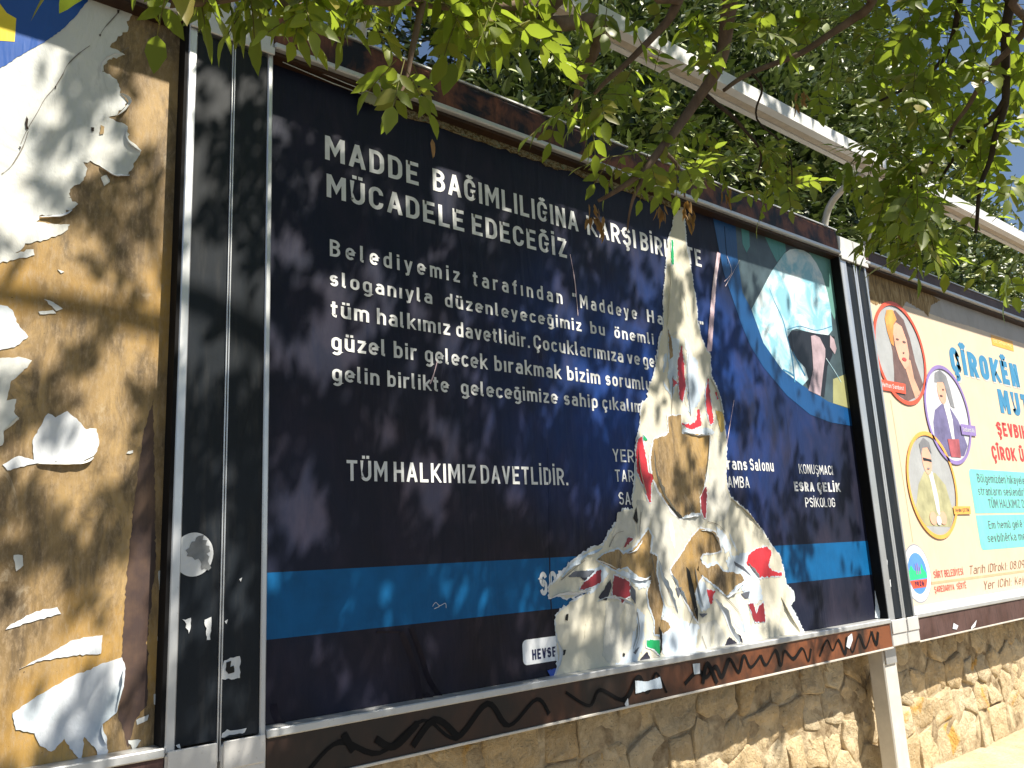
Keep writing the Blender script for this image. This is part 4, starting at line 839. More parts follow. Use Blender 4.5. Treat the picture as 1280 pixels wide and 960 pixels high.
portrait(c2, PUR, PLG, [(JACK, [(-0.55, 0.05), (-0.2, 0.2), (0.15, 0.15), (0.45, -0.1), (0.70, -0.6), (0.5, -0.9), (-0.4, -0.9), (-0.75, -0.55), (-0.70, -0.2)]),
    (SHIRT, [(-0.15, 0.28), (0.1, 0.24), (0.18, -0.1), (0.12, -0.55), (0.02, -0.5), (-0.05, -0.05)]), (FACE, oval(-0.12, 0.46, 0.19, 0.26)),
    (HGR, [(-0.38, 0.62), (-0.30, 0.82), (-0.05, 0.90), (0.20, 0.80), (0.30, 0.50), (0.36, 0.15), (0.20, 0.18), (0.10, 0.45), (0.02, 0.66), (-0.2, 0.64)]),
    (SASH, [(-0.20, -0.50), (0.32, -0.48), (0.28, -0.85), (-0.16, -0.85)]), (HAIR, oval(-0.18, 0.36, 0.07, 0.02, 8)), (HAIR, oval(-0.05, 0.50, 0.04, 0.018, 8))],
    ((1199, 530), (1219, 543)), PUR, 'Sazbend Ali', TEXT)
portrait(c3, ORA, PG, [(OLIV, [(-0.55, 0.0), (-0.25, 0.24), (0.20, 0.22), (0.55, 0.0), (0.72, -0.55), (0.5, -0.8), (-0.5, -0.75), (-0.80, -0.45)]),
    (SHIRT, [(-0.12, 0.28), (0.08, 0.24), (0.16, -0.2), (0.14, -0.62), (0.02, -0.5), (-0.04, 0.0)]), (FACE, oval(-0.08, 0.46, 0.19, 0.28)), (HGR, [(-0.28, 0.55), (-0.30, 0.75), (-0.1, 0.88), (0.12, 0.80), (0.16, 0.58), (0.02, 0.70), (-0.18, 0.68)]),
    (DK, [(-0.24, 0.50), (0.10, 0.47), (0.10, 0.42), (-0.06, 0.44), (-0.22, 0.44)]), (FACE, oval(-0.18, -0.62, 0.14, 0.12)), (FACE, oval(0.22, -0.62, 0.14, 0.12)), (PLG, oval(0.03, -0.66, 0.10, 0.09)), (HGR, oval(-0.08, 0.30, 0.06, 0.014, 8))],
    ((1190, 633), (1212, 643)), ORA, 'Aydın ÇETİN', NAVYT)
TITLE = print_mat('title_blue_print', (0.05, 0.24, 0.44), 0.45); TRED = print_mat('title_red_print', (0.62, 0.05, 0.05), 0.45)
TSH = print_mat('title_shadow_print', (0.60, 0.58, 0.55), 0.45)
AQ = print_mat('aqua_print', (0.20, 0.66, 0.60), 0.45); INK = print_mat('grey_ink_print', (0.12, 0.14, 0.17), 0.5); BRN = print_mat('brown_ink_print', (0.25, 0.13, 0.09), 0.5)
def rline(items, y0, ytop, x0=None, **kw): return line(items, y0, ytop, x0, parent=rp, Y=kw.pop('Y', -0.0018), **kw)
def ext(a, za, width): return width
zt1 = P(1190, 465).z; ht1 = P(1190, 434).z - zt1
X0 = Xat(1190, zt1); X1 = Xat(1275, zt1)
words('lettering', [('ÇÎROKÊN', X0 + 0.012, X1 + 0.012)], zt1 - 0.012, ht1, -0.0014, TSH, rp, 0.24, px=False)
words('lettering', [('ÇÎROKÊN', X0, X1)], zt1, ht1, -0.0020, TITLE, rp, 0.24, px=False)
z2_ = P(1251, 516).z; h2_ = P(1251, 487).z - z2_; X0 = Xat(1251, z2_)
words('lettering', [('MUTAŞ', X0, X0 + 0.95)], z2_, h2_, -0.0020, TITLE, rp, 0.24, px=False)
z3_ = P(1246, 544).z; h3_ = P(1246, 527).z - z3_; X0 = Xat(1246, z3_); words('lettering', [('ŞEVBIHÊRKÊN', X0, X0 + 1.05)], z3_, h3_, -0.0020, TRED, rp, 0.19, px=False)
z4_ = P(1241, 574).z; h4_ = P(1241, 557).z - z4_; X0 = Xat(1241, z4_); words('lettering', [('ÇÎROK', X0, X0 + 0.42), ('Û', X0 + 0.48, X0 + 0.56), ('STRAN', X0 + 0.62, X0 + 1.05)], z4_, h4_, -0.0020, TRED, rp, 0.19, px=False)
za, zb5 = P(1238, 418).z, P(1239, 431).z; X0, X1 = P(1238, 418).x, Xat(1267, zb5)
sheet('orange_tag', [(X0, zb5), (X1, zb5), (X1 + 0.01, za), (X0, za)], -0.0020, print_mat('amber_print', (0.85, 0.42, 0.06), 0.45), rp, 0, 0, px=False)
words('lettering', [('BERNAME', X0 + 0.03, X1 - 0.03)], zb5 + (za - zb5) * 0.3, (za - zb5) * 0.35, -0.0026, print_mat('pale_yellow_ink', (0.85, 0.7, 0.3), 0.5), rp, 0.12, px=False)
za, zm, zn = P(1210, 586).z, P(1216, 643).z, P(1226, 688).z; X0 = Xat(1210, za) 
sheet('aqua_panel', [(X0 + 0.03, zm + 0.006), (5.9, zm + 0.006), (5.9, za), (X0 + 0.03, za), (X0 + 0.008, za - 0.012), (X0, za - 0.04), (X0, zm + 0.006)], -0.0014, AQ, rp, 0, 0, px=False)
sheet('aqua_panel', [(X0 + 0.03, zn), (5.9, zn), (5.9, zm - 0.006), (X0, zm - 0.006), (X0, zn + 0.04), (X0 + 0.008, zn + 0.012)], -0.0014, AQ, rp, 0, 0, px=False)
for tx, px_, yb, yt_, wd_ in (('Bölgemizden hikayelerin anlatılacağı', 1222, 603, 592, 1.35), ('stranların seslendirildiği etkinliğe', 1223, 619, 608, 1.30), ('TÜM HALKIMIZ DAVETLİDİR', 1236, 635, 624, 1.0), ('Em hemû gelê xwe dawetî', 1236, 661, 651, 1.05), ('sevbihêrka me ya çîrokan', 1235, 678, 667, 1.10)):
    zq = P(px_, yb).z; hq = P(px_, yt_).z - zq; X0q = Xat(px_, zq); words('lettering', [(tx, X0q, X0q + wd_)], zq, hq, -0.0020, INK, rp, 0.12, px=False)
rline([('SİİRT', 1167, 1179), ('BELEDİYESİ', 1181, 1204)], 723, 714, mat=TRED, bold=0.12); rline([('ŞAREDARIYA', 1168, 1193), ('SÊRTÊ', 1196, 1208)], 741, 733, mat=TRED, bold=0.12)
a_ = P(1163, 729); X0 = a_.x
sheet('orange_rule', [(X0, a_.z - 0.008), (6.5, a_.z - 0.008), (6.5, a_.z + 0.006), (X0, a_.z + 0.006)], -0.0014, print_mat('peach_print', (0.85, 0.42, 0.25), 0.5), rp, 0, 0, px=False)
for tx, px_, yb, yt_, wd_ in (('Tarih (Dîrok): 08.09.2024', 1213, 718, 707, 1.12), ('Yer (Cih): Kejer Teg', 1231, 737, 726, 0.95)):
    zq = P(px_, yb).z; hq = P(px_, yt_).z - zq; X0q = Xat(px_, zq); words('lettering', [(tx, X0q, X0q + wd_)], zq, hq, -0.0020, BRN, rp, 0.09, 0.25, px=False)
ribbon('thin_line', [(P(1113, 500).x, P(1113, 500).z), (P(1141, 678).x, P(1141, 678).z)], 0.005, -0.0012, print_mat('thin_peach', (0.78, 0.40, 0.22), 0.5), rp, px=False)
e1 = circle_from((1132, 705), (1160, 722), (1143, 680), (1150, 754)); em = sheet('emblem', ell(e1[0], e1[1], e1[2]), -0.0014, print_mat('emblem_outline', (0.30, 0.32, 0.38), 0.45), rp, 0, 0, px=False)
ex_, ez, er = e1
sheet('emblem_shape', ell(ex_, ez, er * 0.95), -0.0018, print_mat('emblem_white', (0.82, 0.83, 0.86), 0.45), em, 0, 0, px=False)
EB = print_mat('emblem_blue', (0.10, 0.28, 0.72), 0.45); EG = print_mat('emblem_green', (0.03, 0.62, 0.24), 0.45)
R_ = er * 0.70
sheet('emblem_shape', ell(ex_, ez, R_), -0.0022, EB, em, 0, 0, px=False)
sheet('emblem_shape', [(ex_ + R_ * a, ez + R_ * b) for a, b in ((-0.95, -0.30), (-0.97, 0.05), (-0.6, 0.42), (-0.35, 0.15), (0.25, 0.1), (0.55, 0.45), (0.62, 0.2), (0.9, 0.0), (0.95, -0.25))], -0.0028, EG, em, 0, 0, px=False)
sheet('emblem_shape', [(ex_ + R_ * a, ez + R_ * b) for a, b in ((-0.93, -0.32), (0.93, -0.32), (0.70, -0.70), (-0.70, -0.70))], -0.0032, ORR, em, 0, 0, px=False)
for a in (-0.12, 0.08, 0.28): sheet('emblem_shape', [(ex_ + R_ * (a - 0.05), ez - R_ * 0.05), (ex_ + R_ * (a + 0.05), ez - R_ * 0.05), (ex_ + R_ * (a + 0.05), ez + R_ * (0.5 - abs(a))), (ex_ + R_ * (a - 0.05), ez + R_ * (0.62 - abs(a)))], -0.0036, PUR, em, 0, 0, px=False)
words('lettering', [('1926', ex_ - R_ * 0.5, ex_ + R_ * 0.5)], ez - R_ * 0.62, R_ * 0.24, -0.0038, NAVYT, rp, 0.19, px=False)
sheet('white_margin', [(3.576, G + 0.027), (6.94, G + 0.027), (6.94, G + 0.06), (3.576, G + 0.055)], -0.0016, SHIRT, rp, 0, 0, px=False)

# ------------------------------------------------------------------ posts between the boards
def post(label, edges, legx, caps_top):
    a0, a1, g0, g1, b1, b2 = edges            # silver | panel | groove | panel | silver
    t = thing('frame_post', label, 'post', ((a0 + b2) / 2, 0, 0), 'posts between the billboards')
    z0, z1 = G + 0.020, G + 1.955
    box('panel', a1, g0, YF + 0.006, 0.06, z0, z1, FILM, t, 0.001); box('panel', g1, b1, YF + 0.006, 0.06, z0, z1, FILM, t, 0.001)
    box('edge_strip', a0, a1 - 0.0008, YF, 0.06, z0 - 0.01, z1 + 0.02, ALU, t, 0.003); box('edge_strip', b1 + 0.0008, b2, YF, 0.06, z0 - 0.01, z1 + 0.02, ALU, t, 0.003)
    gm = (g0 + g1) / 2
    box('groove_strip', g0 + 0.0008, gm - 0.0015, YF + 0.002, 0.05, z0 - 0.05, z1, ALU, t, 0.0008); box('groove_strip', gm + 0.0015, g1 - 0.0008, YF + 0.002, 0.05, z0 - 0.05, z1, ALU, t, 0.0008)
    box('groove_back', gm - 0.0015, gm + 0.0015, YF + 0.02, 0.05, G - 0.1, z1, BLACK, t, 0)
    for (x0, x1) in ((a0 + 0.001, gm - 0.004), (gm + 0.004, b2 + (0.012 if caps_top else 0.0))):
        box('cap', x0, x1, YF - 0.004, 0.07, G - 0.112, z0 - 0.011, CAP, t, 0.004)
        box('cap_lip', x0 + 0.004, x1 - 0.004, YF - 0.010, YF - 0.0045, G - 0.05, z0 - 0.003, CAP, t, 0.002)
        box('cap', x0, x1, YF - 0.004, 0.07, z1 + 0.021, G + 2.10, CAP, t, 0.004)
        box('cap_lip', x0, x1, YF - 0.012, YF - 0.0045, z1 + 0.004, z1 + 0.030, CAP, t, 0.002)
    LEGM = flat('grey_leg_paint', (0.55, 0.53, 0.49), 0.5, 0.12, 12)
    x0, x1 = legx
    box('leg', x0, x1, -0.01, 0.075, 0.0, G - 0.113, LEGM, t, 0.006)
    box('leg_shade', x0 + 0.01, x1 - 0.012, -0.02, -0.0105, G - 0.20, G - 0.113, ALU, t, 0.002)  # added silver plate, stands in for the board's shade on the leg top
    box('base_plate', x0 - 0.05, x1 + 0.05, -0.07, 0.1, 0.0015, 0.012, LEGM, t, 0.002)
    return t
pl = post('wide twin-panel dark post between the bare brown board and the navy poster', (-0.272, -0.247, -0.147, -0.135, -0.038, -0.021), (-0.22, -0.09), False)
pr_ = post('narrow dark post with a grey leg between the navy and the cream poster', (3.281, 3.345, 3.425, 3.462, 3.548, 3.565), (3.255, 3.385), True)
# stickers and scraps on the post panels
yp = YF + 0.005
STK = m_tornpaper('grey_sticker', (0.55, 0.57, 0.60), (0.66, 0.68, 0.70), (0.45, 0.46, 0.48))
cst = P(242, 693, yp); sheet('sticker', ell(cst.x, cst.z, 0.050, 40, 0.055), yp - 0.001, STK, pl, 0.0008, 0.0008, px=False, label='round worn grey sticker')
sheet('sticker_scuff', [(cst.x + a, cst.z + b) for a, b in ((-0.005, 0.03), (0.02, 0.045), (0.04, 0.02), (0.035, -0.02), (0.045, -0.035), (0.02, -0.04), (0.012, -0.01), (-0.012, -0.005))], yp - 0.0022, m_tornpaper('worn_sticker_grey', (0.12, 0.13, 0.14), (0.26, 0.27, 0.28), (0.05, 0.05, 0.055)), pl, 0.012, 0.0004, px=False)
for q in ([(228, 774), (239, 772), (238, 786), (236, 792), (233, 780)], [(256, 775), (264, 771), (263, 799), (259, 800)], [(280, 826), (288, 822), (300, 820), (300, 847), (278, 849), (277, 836)], [(278, 917), (284, 912), (296, 913), (308, 910), (306, 915), (290, 918), (277, 922)], [(281, 777), (285, 774), (283, 780)], [(220, 932), (224, 930), (226, 936)], [(302, 722), (301, 727), (299, 724)]):
    sheet2('paper_scrap', q, yp - 0.0012, STK, pl, 0.003)
for q in ([(283, 828), (289, 826), (288, 834), (292, 832), (293, 840), (286, 842), (282, 838)],): sheet2('paper_scrap', q, yp - 0.0024, BLACK, pl, 0.002)
for q in ([(1104, 697), (1109, 700), (1110, 712), (1106, 710)], [(1108, 732), (1113, 724), (1114, 733), (1110, 737)]): sheet2('paper_scrap', q, yp - 0.0012, WB, pr_, 0.002)
def scratch(q, w_): return ribbon('scratch', [(P(a, b, yp).x, P(a, b, yp).z) for a, b in q], w_, yp - 0.001, ALU, pr_, px=False)
scratch([(1098, 645), (1102, 672), (1107, 700)], 0.006); scratch([(1113, 645), (1118, 680), (1121, 712)], 0.006)

# ------------------------------------------------------------------ light bars on curved arms
def light_bar(label, x0, x1, arms):
    t = thing('light_bar', label, 'light bar', (arms[0][0], 0, G + 2.0), 'light bars above the billboards')
    zf = G + 2.367; prof = [(-0.380, 0.0), (-0.380, 0.066), (-0.372, 0.072), (-0.262, 0.060), (-0.262, 0.012), (-0.275, 0.0), (-0.300, 0.0), (-0.303, 0.010), (-0.337, 0.010), (-0.340, 0.0)]
    V = []; n = len(prof)
    for x in (x0, x1): V += [(x, y, zf + z_) for y, z_ in prof]
    F = [(i, (i + 1) % n, n + (i + 1) % n, n + i) for i in range(n)] + [tuple(range(n)), tuple(range(2 * n - 1, n - 1, -1))]
    MB().add(V, F).build('housing', m_alu('white_housing', (0.74, 0.74, 0.74), 0.4, 0.15), t)
    MB().box(x0 + 0.01, x1 - 0.01, -0.336, -0.304, zf + 0.003, zf + 0.0095, 0.001).build('diffuser', flat('dusty_diffuser', (0.50, 0.44, 0.36), 0.5), t)
    for ax, bx in arms:
        MB().tube(smoothpts([(ax, -0.005, G + 2.02), (ax, -0.012, G + 2.14), (ax + (bx - ax) * 0.2, -0.06, G + 2.26), (ax + (bx - ax) * 0.6, -0.16, G + 2.335), (bx, -0.27, G + 2.372)], 6), 0.019, 12).build('arm', m_alu('arm_tube', (0.60, 0.56, 0.50), 0.5, 0.4), t, smooth=True)
    return t
light_bar('long white light bar on curved arms above the navy poster', 0.15, 3.40, ((3.235, 3.235), (0.3, 0.3)))
light_bar('white light bar above the bare brown board', -2.3, -0.03, ((-2.1, -2.1), (-0.42, -0.42)))
light_bar('shorter white light bar reaching right above the cream poster', 3.74, 7.0, ((3.70, 3.80), (6.7, 6.7)))

# ------------------------------------------------------------------ leaves
def leaf_template(rows=6, width=0.50, fold=0.10, droop=0.16, base=0.06):
    V = [(0, 0, 0)]; prof = []
    for i in range(1, rows):
        s = i / rows; wv = width * (math.sin(math.pi * s ** 0.85) ** 0.9) * (1 - 0.25 * s); zc_ = -droop * s * s
        serr = 1 + (0.07 if i % 2 else -0.05)
        V += [(s, wv / 2 * serr, zc_ + fold * wv), (s, 0, zc_), (s, -wv / 2 * serr, zc_ + fold * wv)]
    V.append((1, 0, -droop)); F = [(0, 2, 1), (0, 3, 2)]
    for i in range(rows - 2):
        a = 1 + 3 * i; b = a + 3; F += [(a, a + 1, b + 1, b), (a + 1, a + 2, b + 2, b + 1)]
    a = 1 + 3 * (rows - 2); e = len(V) - 1; F += [(a, a + 1, e), (a + 1, a + 2, e)]
    return V, F
def frame_mat(p, d, nrm, s, ws=1.0):
    d = d.normalized(); y = nrm.cross(d)
    if y.length < 1e-4: y = d.orthogonal()
    y.normalize(); z_ = d.cross(y)
    return Matrix(((d.x * s, y.x * s * ws, z_.x * s, p.x), (d.y * s, y.y * s * ws, z_.y * s, p.y), (d.z * s, y.z * s * ws, z_.z * s, p.z), (0, 0, 0, 1)))
def merge(name, T, mats, mat, parent, kind='stuff'):
    V, F = T; V = np.array([(*v, 1.0) for v in V]); M_ = np.array([[list(r) for r in m] for m in mats])
    off = np.array(woff(parent)); W = np.einsum('nij,vj->nvi', M_, V)[:, :, :3] - off; nv = len(V)
    me = bpy.data.meshes.new(name); lt = np.array([len(f) for f in F]); idx = np.concatenate([np.array(f) for f in F])
    n = len(mats); me.vertices.add(n * nv); me.vertices.foreach_set('co', W.reshape(-1).astype(np.float32))
    me.loops.add(n * len(idx)); me.loops.foreach_set('vertex_index', (idx[None, :] + (np.arange(n) * nv)[:, None]).reshape(-1).astype(np.int32))
    me.polygons.add(n * len(F)); st = np.concatenate([[0], np.cumsum(lt)[:-1]])
    me.polygons.foreach_set('loop_start', (st[None, :] + (np.arange(n) * len(idx))[:, None]).reshape(-1).astype(np.int32))
    me.polygons.foreach_set('loop_total', np.tile(lt, n).astype(np.int32)); me.update(calc_edges=True); me.validate()
    me.shade_smooth()
    return link(name, me, mat, parent, kind=kind)
ASHLEAF = m_leaf('ash_leaf', [(0.095, 0.14, 0.018), (0.14, 0.185, 0.022), (0.085, 0.125, 0.018), (0.17, 0.21, 0.026), (0.12, 0.16, 0.02), (0.10, 0.14, 0.02), (0.28, 0.22, 0.04), (0.09, 0.13, 0.018)], (0.38, 0.50, 0.045), 0.42, 0.54)
DRY = m_leaf('dry_leaf', [(0.22, 0.12, 0.04), (0.32, 0.20, 0.07)], (0.45, 0.25, 0.06), 0.6, 0.4)
rg = random.Random(5)
def rv(r=rg): return Vector((r.gauss(0, 1), r.gauss(0, 1), r.gauss(0, 1))).normalized()
leaves = []; rach = MB()
def compound(p, d, L=0.17, pairs=3, size=0.062, stalks=True):
    """a pinnate leaf: curved stalk, leaflets in pairs and one at the tip"""
    d = d.normalized(); pts = []; q = p.copy(); dd = d.copy(); n = pairs + 2
    for i in range(n):
        pts.append(q.copy()); q = q + dd * (L / (n - 1)); dd = (dd + Vector((0, 0, -0.10)) + rv() * 0.06).normalized()
    up = (Vector((0, 0, 1)) + Vector((SUN.x, SUN.y, SUN.z)) * 0.4 + rv() * 0.45).normalized()
    side = dd.cross(up)
    if side.length < 0.2: side = dd.orthogonal()
    side.normalize(); nr = side.cross(dd).normalized()
    if nr.z < 0: nr = -nr
    for i in range(1, n):
        t = (pts[i] - pts[i - 1]).normalized()
        if i < n - 1:
            for s_ in (1, -1):
                ld = (t * 0.62 + side * s_ * 0.85 + rv() * 0.16 + Vector((0, 0, -0.18))).normalized()
                leaves.append(frame_mat(pts[i], ld, (nr + rv() * 0.25).normalized(), size * rg.uniform(0.7, 1.15), rg.uniform(0.85, 1.1)))
        else: leaves.append(frame_mat(pts[i], (t + rv() * 0.1).normalized(), (nr + rv() * 0.2).normalized(), size * rg.uniform(0.9, 1.25)))
    if stalks: rach.tube(pts, 0.0011, 3, cap=False)
def blocked(p, margin=25):                  # a spray outside these clumps must not hang in the picture
    q = proj(p)
    return q is not None and -margin < q[0] < 1280 + margin and -margin < q[1] < 960 + margin
tree = thing('ash_tree', 'ash tree overhanging the billboards, its leafy branches hanging in front of their tops', 'tree', (2.9, -2.75, 0))
# sprays seen in the picture: (px, py, radius x, radius y, distance, leaf count, leaflet length)
CL = [(235, 8, 50, 26, 1.25, 13, 0.055), (300, 20, 24, 16, 1.30, 5, 0.052), (200, 5, 20, 16, 1.2, 5, 0.06), (262, 34, 22, 14, 1.3, 5, 0.055), (180, -20, 60, 22, 1.2, 8, 0.055),
      (345, 18, 28, 28, 1.45, 7, 0.055), (385, 20, 34, 22, 1.5, 8, 0.055), (440, 8, 40, 16, 1.5, 8, 0.055), (388, 50, 24, 14, 1.5, 4, 0.052), (502, 112, 10, 6, 1.42, 2, 0.046), (515, 118, 14, 8, 1.45, 3, 0.042),
      (500, 20, 44, 20, 1.6, 10, 0.055), (560, 26, 44, 24, 1.6, 11, 0.058), (620, 30, 40, 28, 1.65, 11, 0.058), (640, 70, 30, 14, 1.7, 3, 0.055), (680, 10, 30, 22, 1.7, 7, 0.055), (585, 55, 26, 16, 1.6, 4, 0.055), (470, 40, 50, 20, 1.55, 7, 0.05), (290, 50, 40, 16, 1.35, 5, 0.05), (600, 50, 50, 20, 1.7, 8, 0.052), (410, 50, 30, 12, 1.5, 4, 0.05), (660, 55, 30, 20, 1.8, 5, 0.052),
      (735, 146, 34, 16, 1.9, 8, 0.058), (715, 165, 20, 14, 1.9, 4, 0.055), (762, 30, 20, 34, 2.0, 5, 0.055), (780, 110, 18, 16, 2.1, 4, 0.055),
      (800, 215, 44, 20, 1.95, 10, 0.050), (852, 236, 22, 20, 2.0, 9, 0.050), (770, 225, 20, 14, 1.9, 3, 0.055), (842, 170, 34, 24, 2.1, 8, 0.050), (830, 130, 20, 14, 2.2, 4, 0.05),
      (900, 40, 50, 40, 2.1, 6, 0.055), (870, 90, 26, 30, 2.1, 5, 0.055), (862, 45, 12, 26, 2.0, 3, 0.06), (935, 215, 40, 22, 2.3, 8, 0.052), (962, 245, 34, 18, 2.3, 7, 0.052), (985, 210, 34, 18, 2.4, 6, 0.052), (905, 205, 22, 18, 2.3, 4, 0.05),
      (950, 50, 60, 44, 2.3, 6, 0.058), (1020, 45, 70, 44, 2.5, 11, 0.062), (1090, 40, 70, 50, 2.6, 15, 0.065), (1170, 40, 70, 50, 2.7, 25, 0.068), (1240, 50, 60, 60, 2.7, 24, 0.068),
      (1060, 120, 50, 34, 2.6, 8, 0.062), (1130, 130, 60, 44, 2.6, 16, 0.065), (1200, 140, 60, 50, 2.7, 24, 0.068), (1255, 150, 40, 60, 2.6, 18, 0.065),
      (1080, 215, 30, 20, 2.6, 9, 0.060), (1130, 225, 54, 28, 2.5, 17, 0.062), (1110, 262, 34, 26, 2.5, 17, 0.062), (1150, 268, 34, 28, 2.5, 15, 0.062), (1190, 205, 50, 30, 2.6, 13, 0.062), (1225, 300, 40, 24, 2.6, 3, 0.06), (1262, 240, 30, 30, 2.5, 7, 0.062), (1145, 300, 26, 22, 2.4, 10, 0.06),
      (1160, 318, 22, 20, 2.4, 7, 0.06), (1268, 345, 16, 20, 2.5, 5, 0.06), (1100, 305, 18, 10, 2.5, 4, 0.055), (1205, 235, 36, 16, 2.6, 5, 0.06)]
for (cx, cy, rx, ry, dist, cnt, sz) in CL:
    if cx < 330: dist *= 1.15
    sz *= 0.80 if dist > 1.85 else 0.95
    for i in range(cnt):
        a = rg.uniform(0, 2 * math.pi); r = math.sqrt(rg.random())
        p = at(cx + rx * r * math.cos(a), cy - (86 if cx < 330 else 52 if cy < 75 and cx < 700 else 34 if cy < 150 else 24) * (1.5 / dist) ** 0.5 + ry * r * math.sin(a), dist * rg.uniform(0.92, 1.12))
        compound(p, (rv() * 0.85 + Vector((0, 0, -0.42))).normalized(), 0.125 * sz / 0.055 * rg.uniform(0.7, 1.1), rg.choice((2, 3, 3)), sz)
# the crown above the picture, which throws the dappled shade: sprays set along the sun's direction from the boards
def dens(x, z_):
    z_ -= G
    if z_ < -0.15 and x > 1.0: return 0.10
    if x < -0.28: return 0.51
    if x < 0.02: return 0.76
    if x < 1.3: return 0.82 if z_ > 0.55 else 0.93
    if x < 2.2: return 0.66
    if x < 2.8: return 0.46
    if x < 3.2: return 0.40 if 0.45 < z_ < 1.1 else 0.12
    return 0.0
near = list(leaves); leaves.clear()
def fr(x, z_): return 0.8 * noise.noise(Vector((x * 4.6, 2.7, z_ * 3.4))) + 0.95 * noise.noise(Vector((x * 11.5 + z_ * 2, 7.7, z_ * 8.5))) + 0.45 * noise.noise(Vector((x * 24, 3.3, z_ * 18)))
smp = sorted(fr(rg.uniform(-2, 4), rg.uniform(0, 3)) for _ in range(3000))
for i in range(8600):                       # where twigs hang thick and where the crown has gaps
    x = rg.uniform(-1.9, 3.3); z_ = G + rg.uniform(-0.5, 2.3)
    dn = dens(x, z_)
    if fr(x, z_) > smp[min(2999, int(dn * 3000) + 60)]: continue
    t = rg.uniform(2.1, 3.4); p = Vector((x, 0, z_)) + SUN * t
    if blocked(p, 60) or p.z < 2.5: continue
    compound(p, (rv() + Vector((0, 0, -0.2))).normalized(), 0.12, rg.choice((2, 3)), 0.060, stalks=False)
keep = []
for m in leaves:
    c = m @ Vector((0.5, 0, 0)); b_ = c + SUN * (c.y / SUN.y) * -1.0
    if fr(b_.x, b_.z) <= smp[min(2999, int(dens(b_.x, b_.z) * 3000))] and not blocked(c, 10): keep.append(m)
leaves = keep
for i in range(420):                        # rest of the crown round the trunk head, away from the view
    p = Vector((3.7, -4.7, 5.2)) + rv() * rg.uniform(0.5, 1.6)
    if blocked(p, 60) or p.y > -3.2: continue
    compound(p, rv(), 0.17, 3, 0.07, stalks=False)
merge('crown_foliage', leaf_template(4, 0.46), leaves, ASHLEAF, tree)
leaves = near
LT = leaf_template(); sc_ = []
for i, m in enumerate(leaves):
    c = m @ Vector((0.5, 0, 0)); q = proj(c)
    if q and -5 < q[0] < 1285 and -5 < q[1] < 500: sc_.append((m.col[0].to_3d().length / q[2], i))
sc_.sort(reverse=True); top = set(i for _, i in sc_[:300])
lms = []
for T_ in (leaf_template(7, 0.50, 0.10, 0.14), leaf_template(7, 0.42, 0.16, 0.30), leaf_template(6, 0.56, 0.05, 0.05), leaf_template(7, 0.46, 0.14, -0.10)):
    lm = bpy.data.meshes.new('leaf'); lm.from_pydata([Vector(v) for v in T_[0]], [], T_[1]); lm.shade_smooth(); lm.materials.append(ASHLEAF); lms.append(lm)
toff = Matrix.Translation(-tree.location)
for i in top:
    o = bpy.data.objects.new('leaf', lms[i % 4]); COL.objects.link(o); o.parent = tree; o.matrix_local = toff @ leaves[i]
merge('foliage', LT, [m for i, m in enumerate(leaves) if i not in top], ASHLEAF, tree)
rach.build('leaf_stalks', m_bark('green_stalk', (0.10, 0.11, 0.03), (0.16, 0.14, 0.05)), tree, kind='stuff')
# dry seed bunches
sb = []
for cx, cy, d_, n_ in ((742, 265, 1.92, 10), (750, 282, 1.92, 9), (862, 272, 2.0, 12), (825, 262, 2.0, 8), (856, 258, 2.0, 4), (1130, 305, 2.5, 7), (910, 245, 2.3, 5), (540, 168, 1.45, 2), (998, 135, 2.3, 5), (1000, 118, 2.3, 4)):
    for i in range(n_): sb.append(frame_mat(at(cx + rg.uniform(-9, 9), cy + rg.uniform(-12, 8), d_), Vector((rg.uniform(-.3, .3), rg.uniform(-.3, .3), -1)), rv(), 0.032, 0.8))
merge('dry_seeds', leaf_template(4, 0.35), sb, DRY, tree)
BARK = m_bark('ash_bark', (0.10, 0.065, 0.045), (0.19, 0.135, 0.095)); DBARK = m_bark('dark_twig_bark', (0.035, 0.025, 0.02), (0.07, 0.05, 0.035))
def branch(pts, r0, r1, mat=BARK, name='branch'):
    q = smoothpts(pts, 5); n = len(q)
    q = [p + Vector((noise.noise(p * 9), noise.noise(p * 9 + Vector((5, 5, 5))), noise.noise(p * 9 + Vector((9, 1, 3))))) * 0.008 for p in q]
    MB().tube(q, [r0 + (r1 - r0) * i / (n - 1) for i in range(n)], 9).build(name, mat, tree, smooth=True)
HEAD = Vector((2.9, -2.9, 3.3))
MB().tube(smoothpts([(2.9, -2.75, 0), (2.93, -2.78, 0.6), (2.86, -2.8, 1.6), (2.92, -2.85, 2.5), HEAD], 5), [0.17, 0.155, 0.145, 0.14, 0.135, 0.13, 0.13, 0.13, 0.128, 0.125, 0.12, 0.12, 0.12, 0.115, 0.115, 0.11, 0.11, 0.105, 0.105, 0.10, 0.10], 14).build('trunk', BARK, tree, smooth=True)
branch([HEAD, (2.4, -2.2, 3.9), at(930, -120, 2.15), at(915, 0, 2.1), at(908, 50, 2.1), at(894, 92, 2.1), at(869, 128, 2.08), at(825, 185, 2.0), at(800, 215, 1.96), at(772, 236, 1.93), at(745, 250, 1.92)], 0.024, 0.004)
branch([(2.2, -2.1, 4.1), at(900, -90, 2.0), at(850, 0, 1.98), at(836, 24, 1.98), at(819, 42, 1.97), at(790, 76, 1.95), at(760, 102, 1.93), at(745, 118, 1.92)], 0.014, 0.004)
branch([(2.2, -2.1, 4.1), at(770, -60, 1.9), at(752, 30, 1.9), at(745, 62, 1.9), at(732, 95, 1.9), at(722, 122, 1.9), at(720, 150, 1.9)], 0.02, 0.0035)
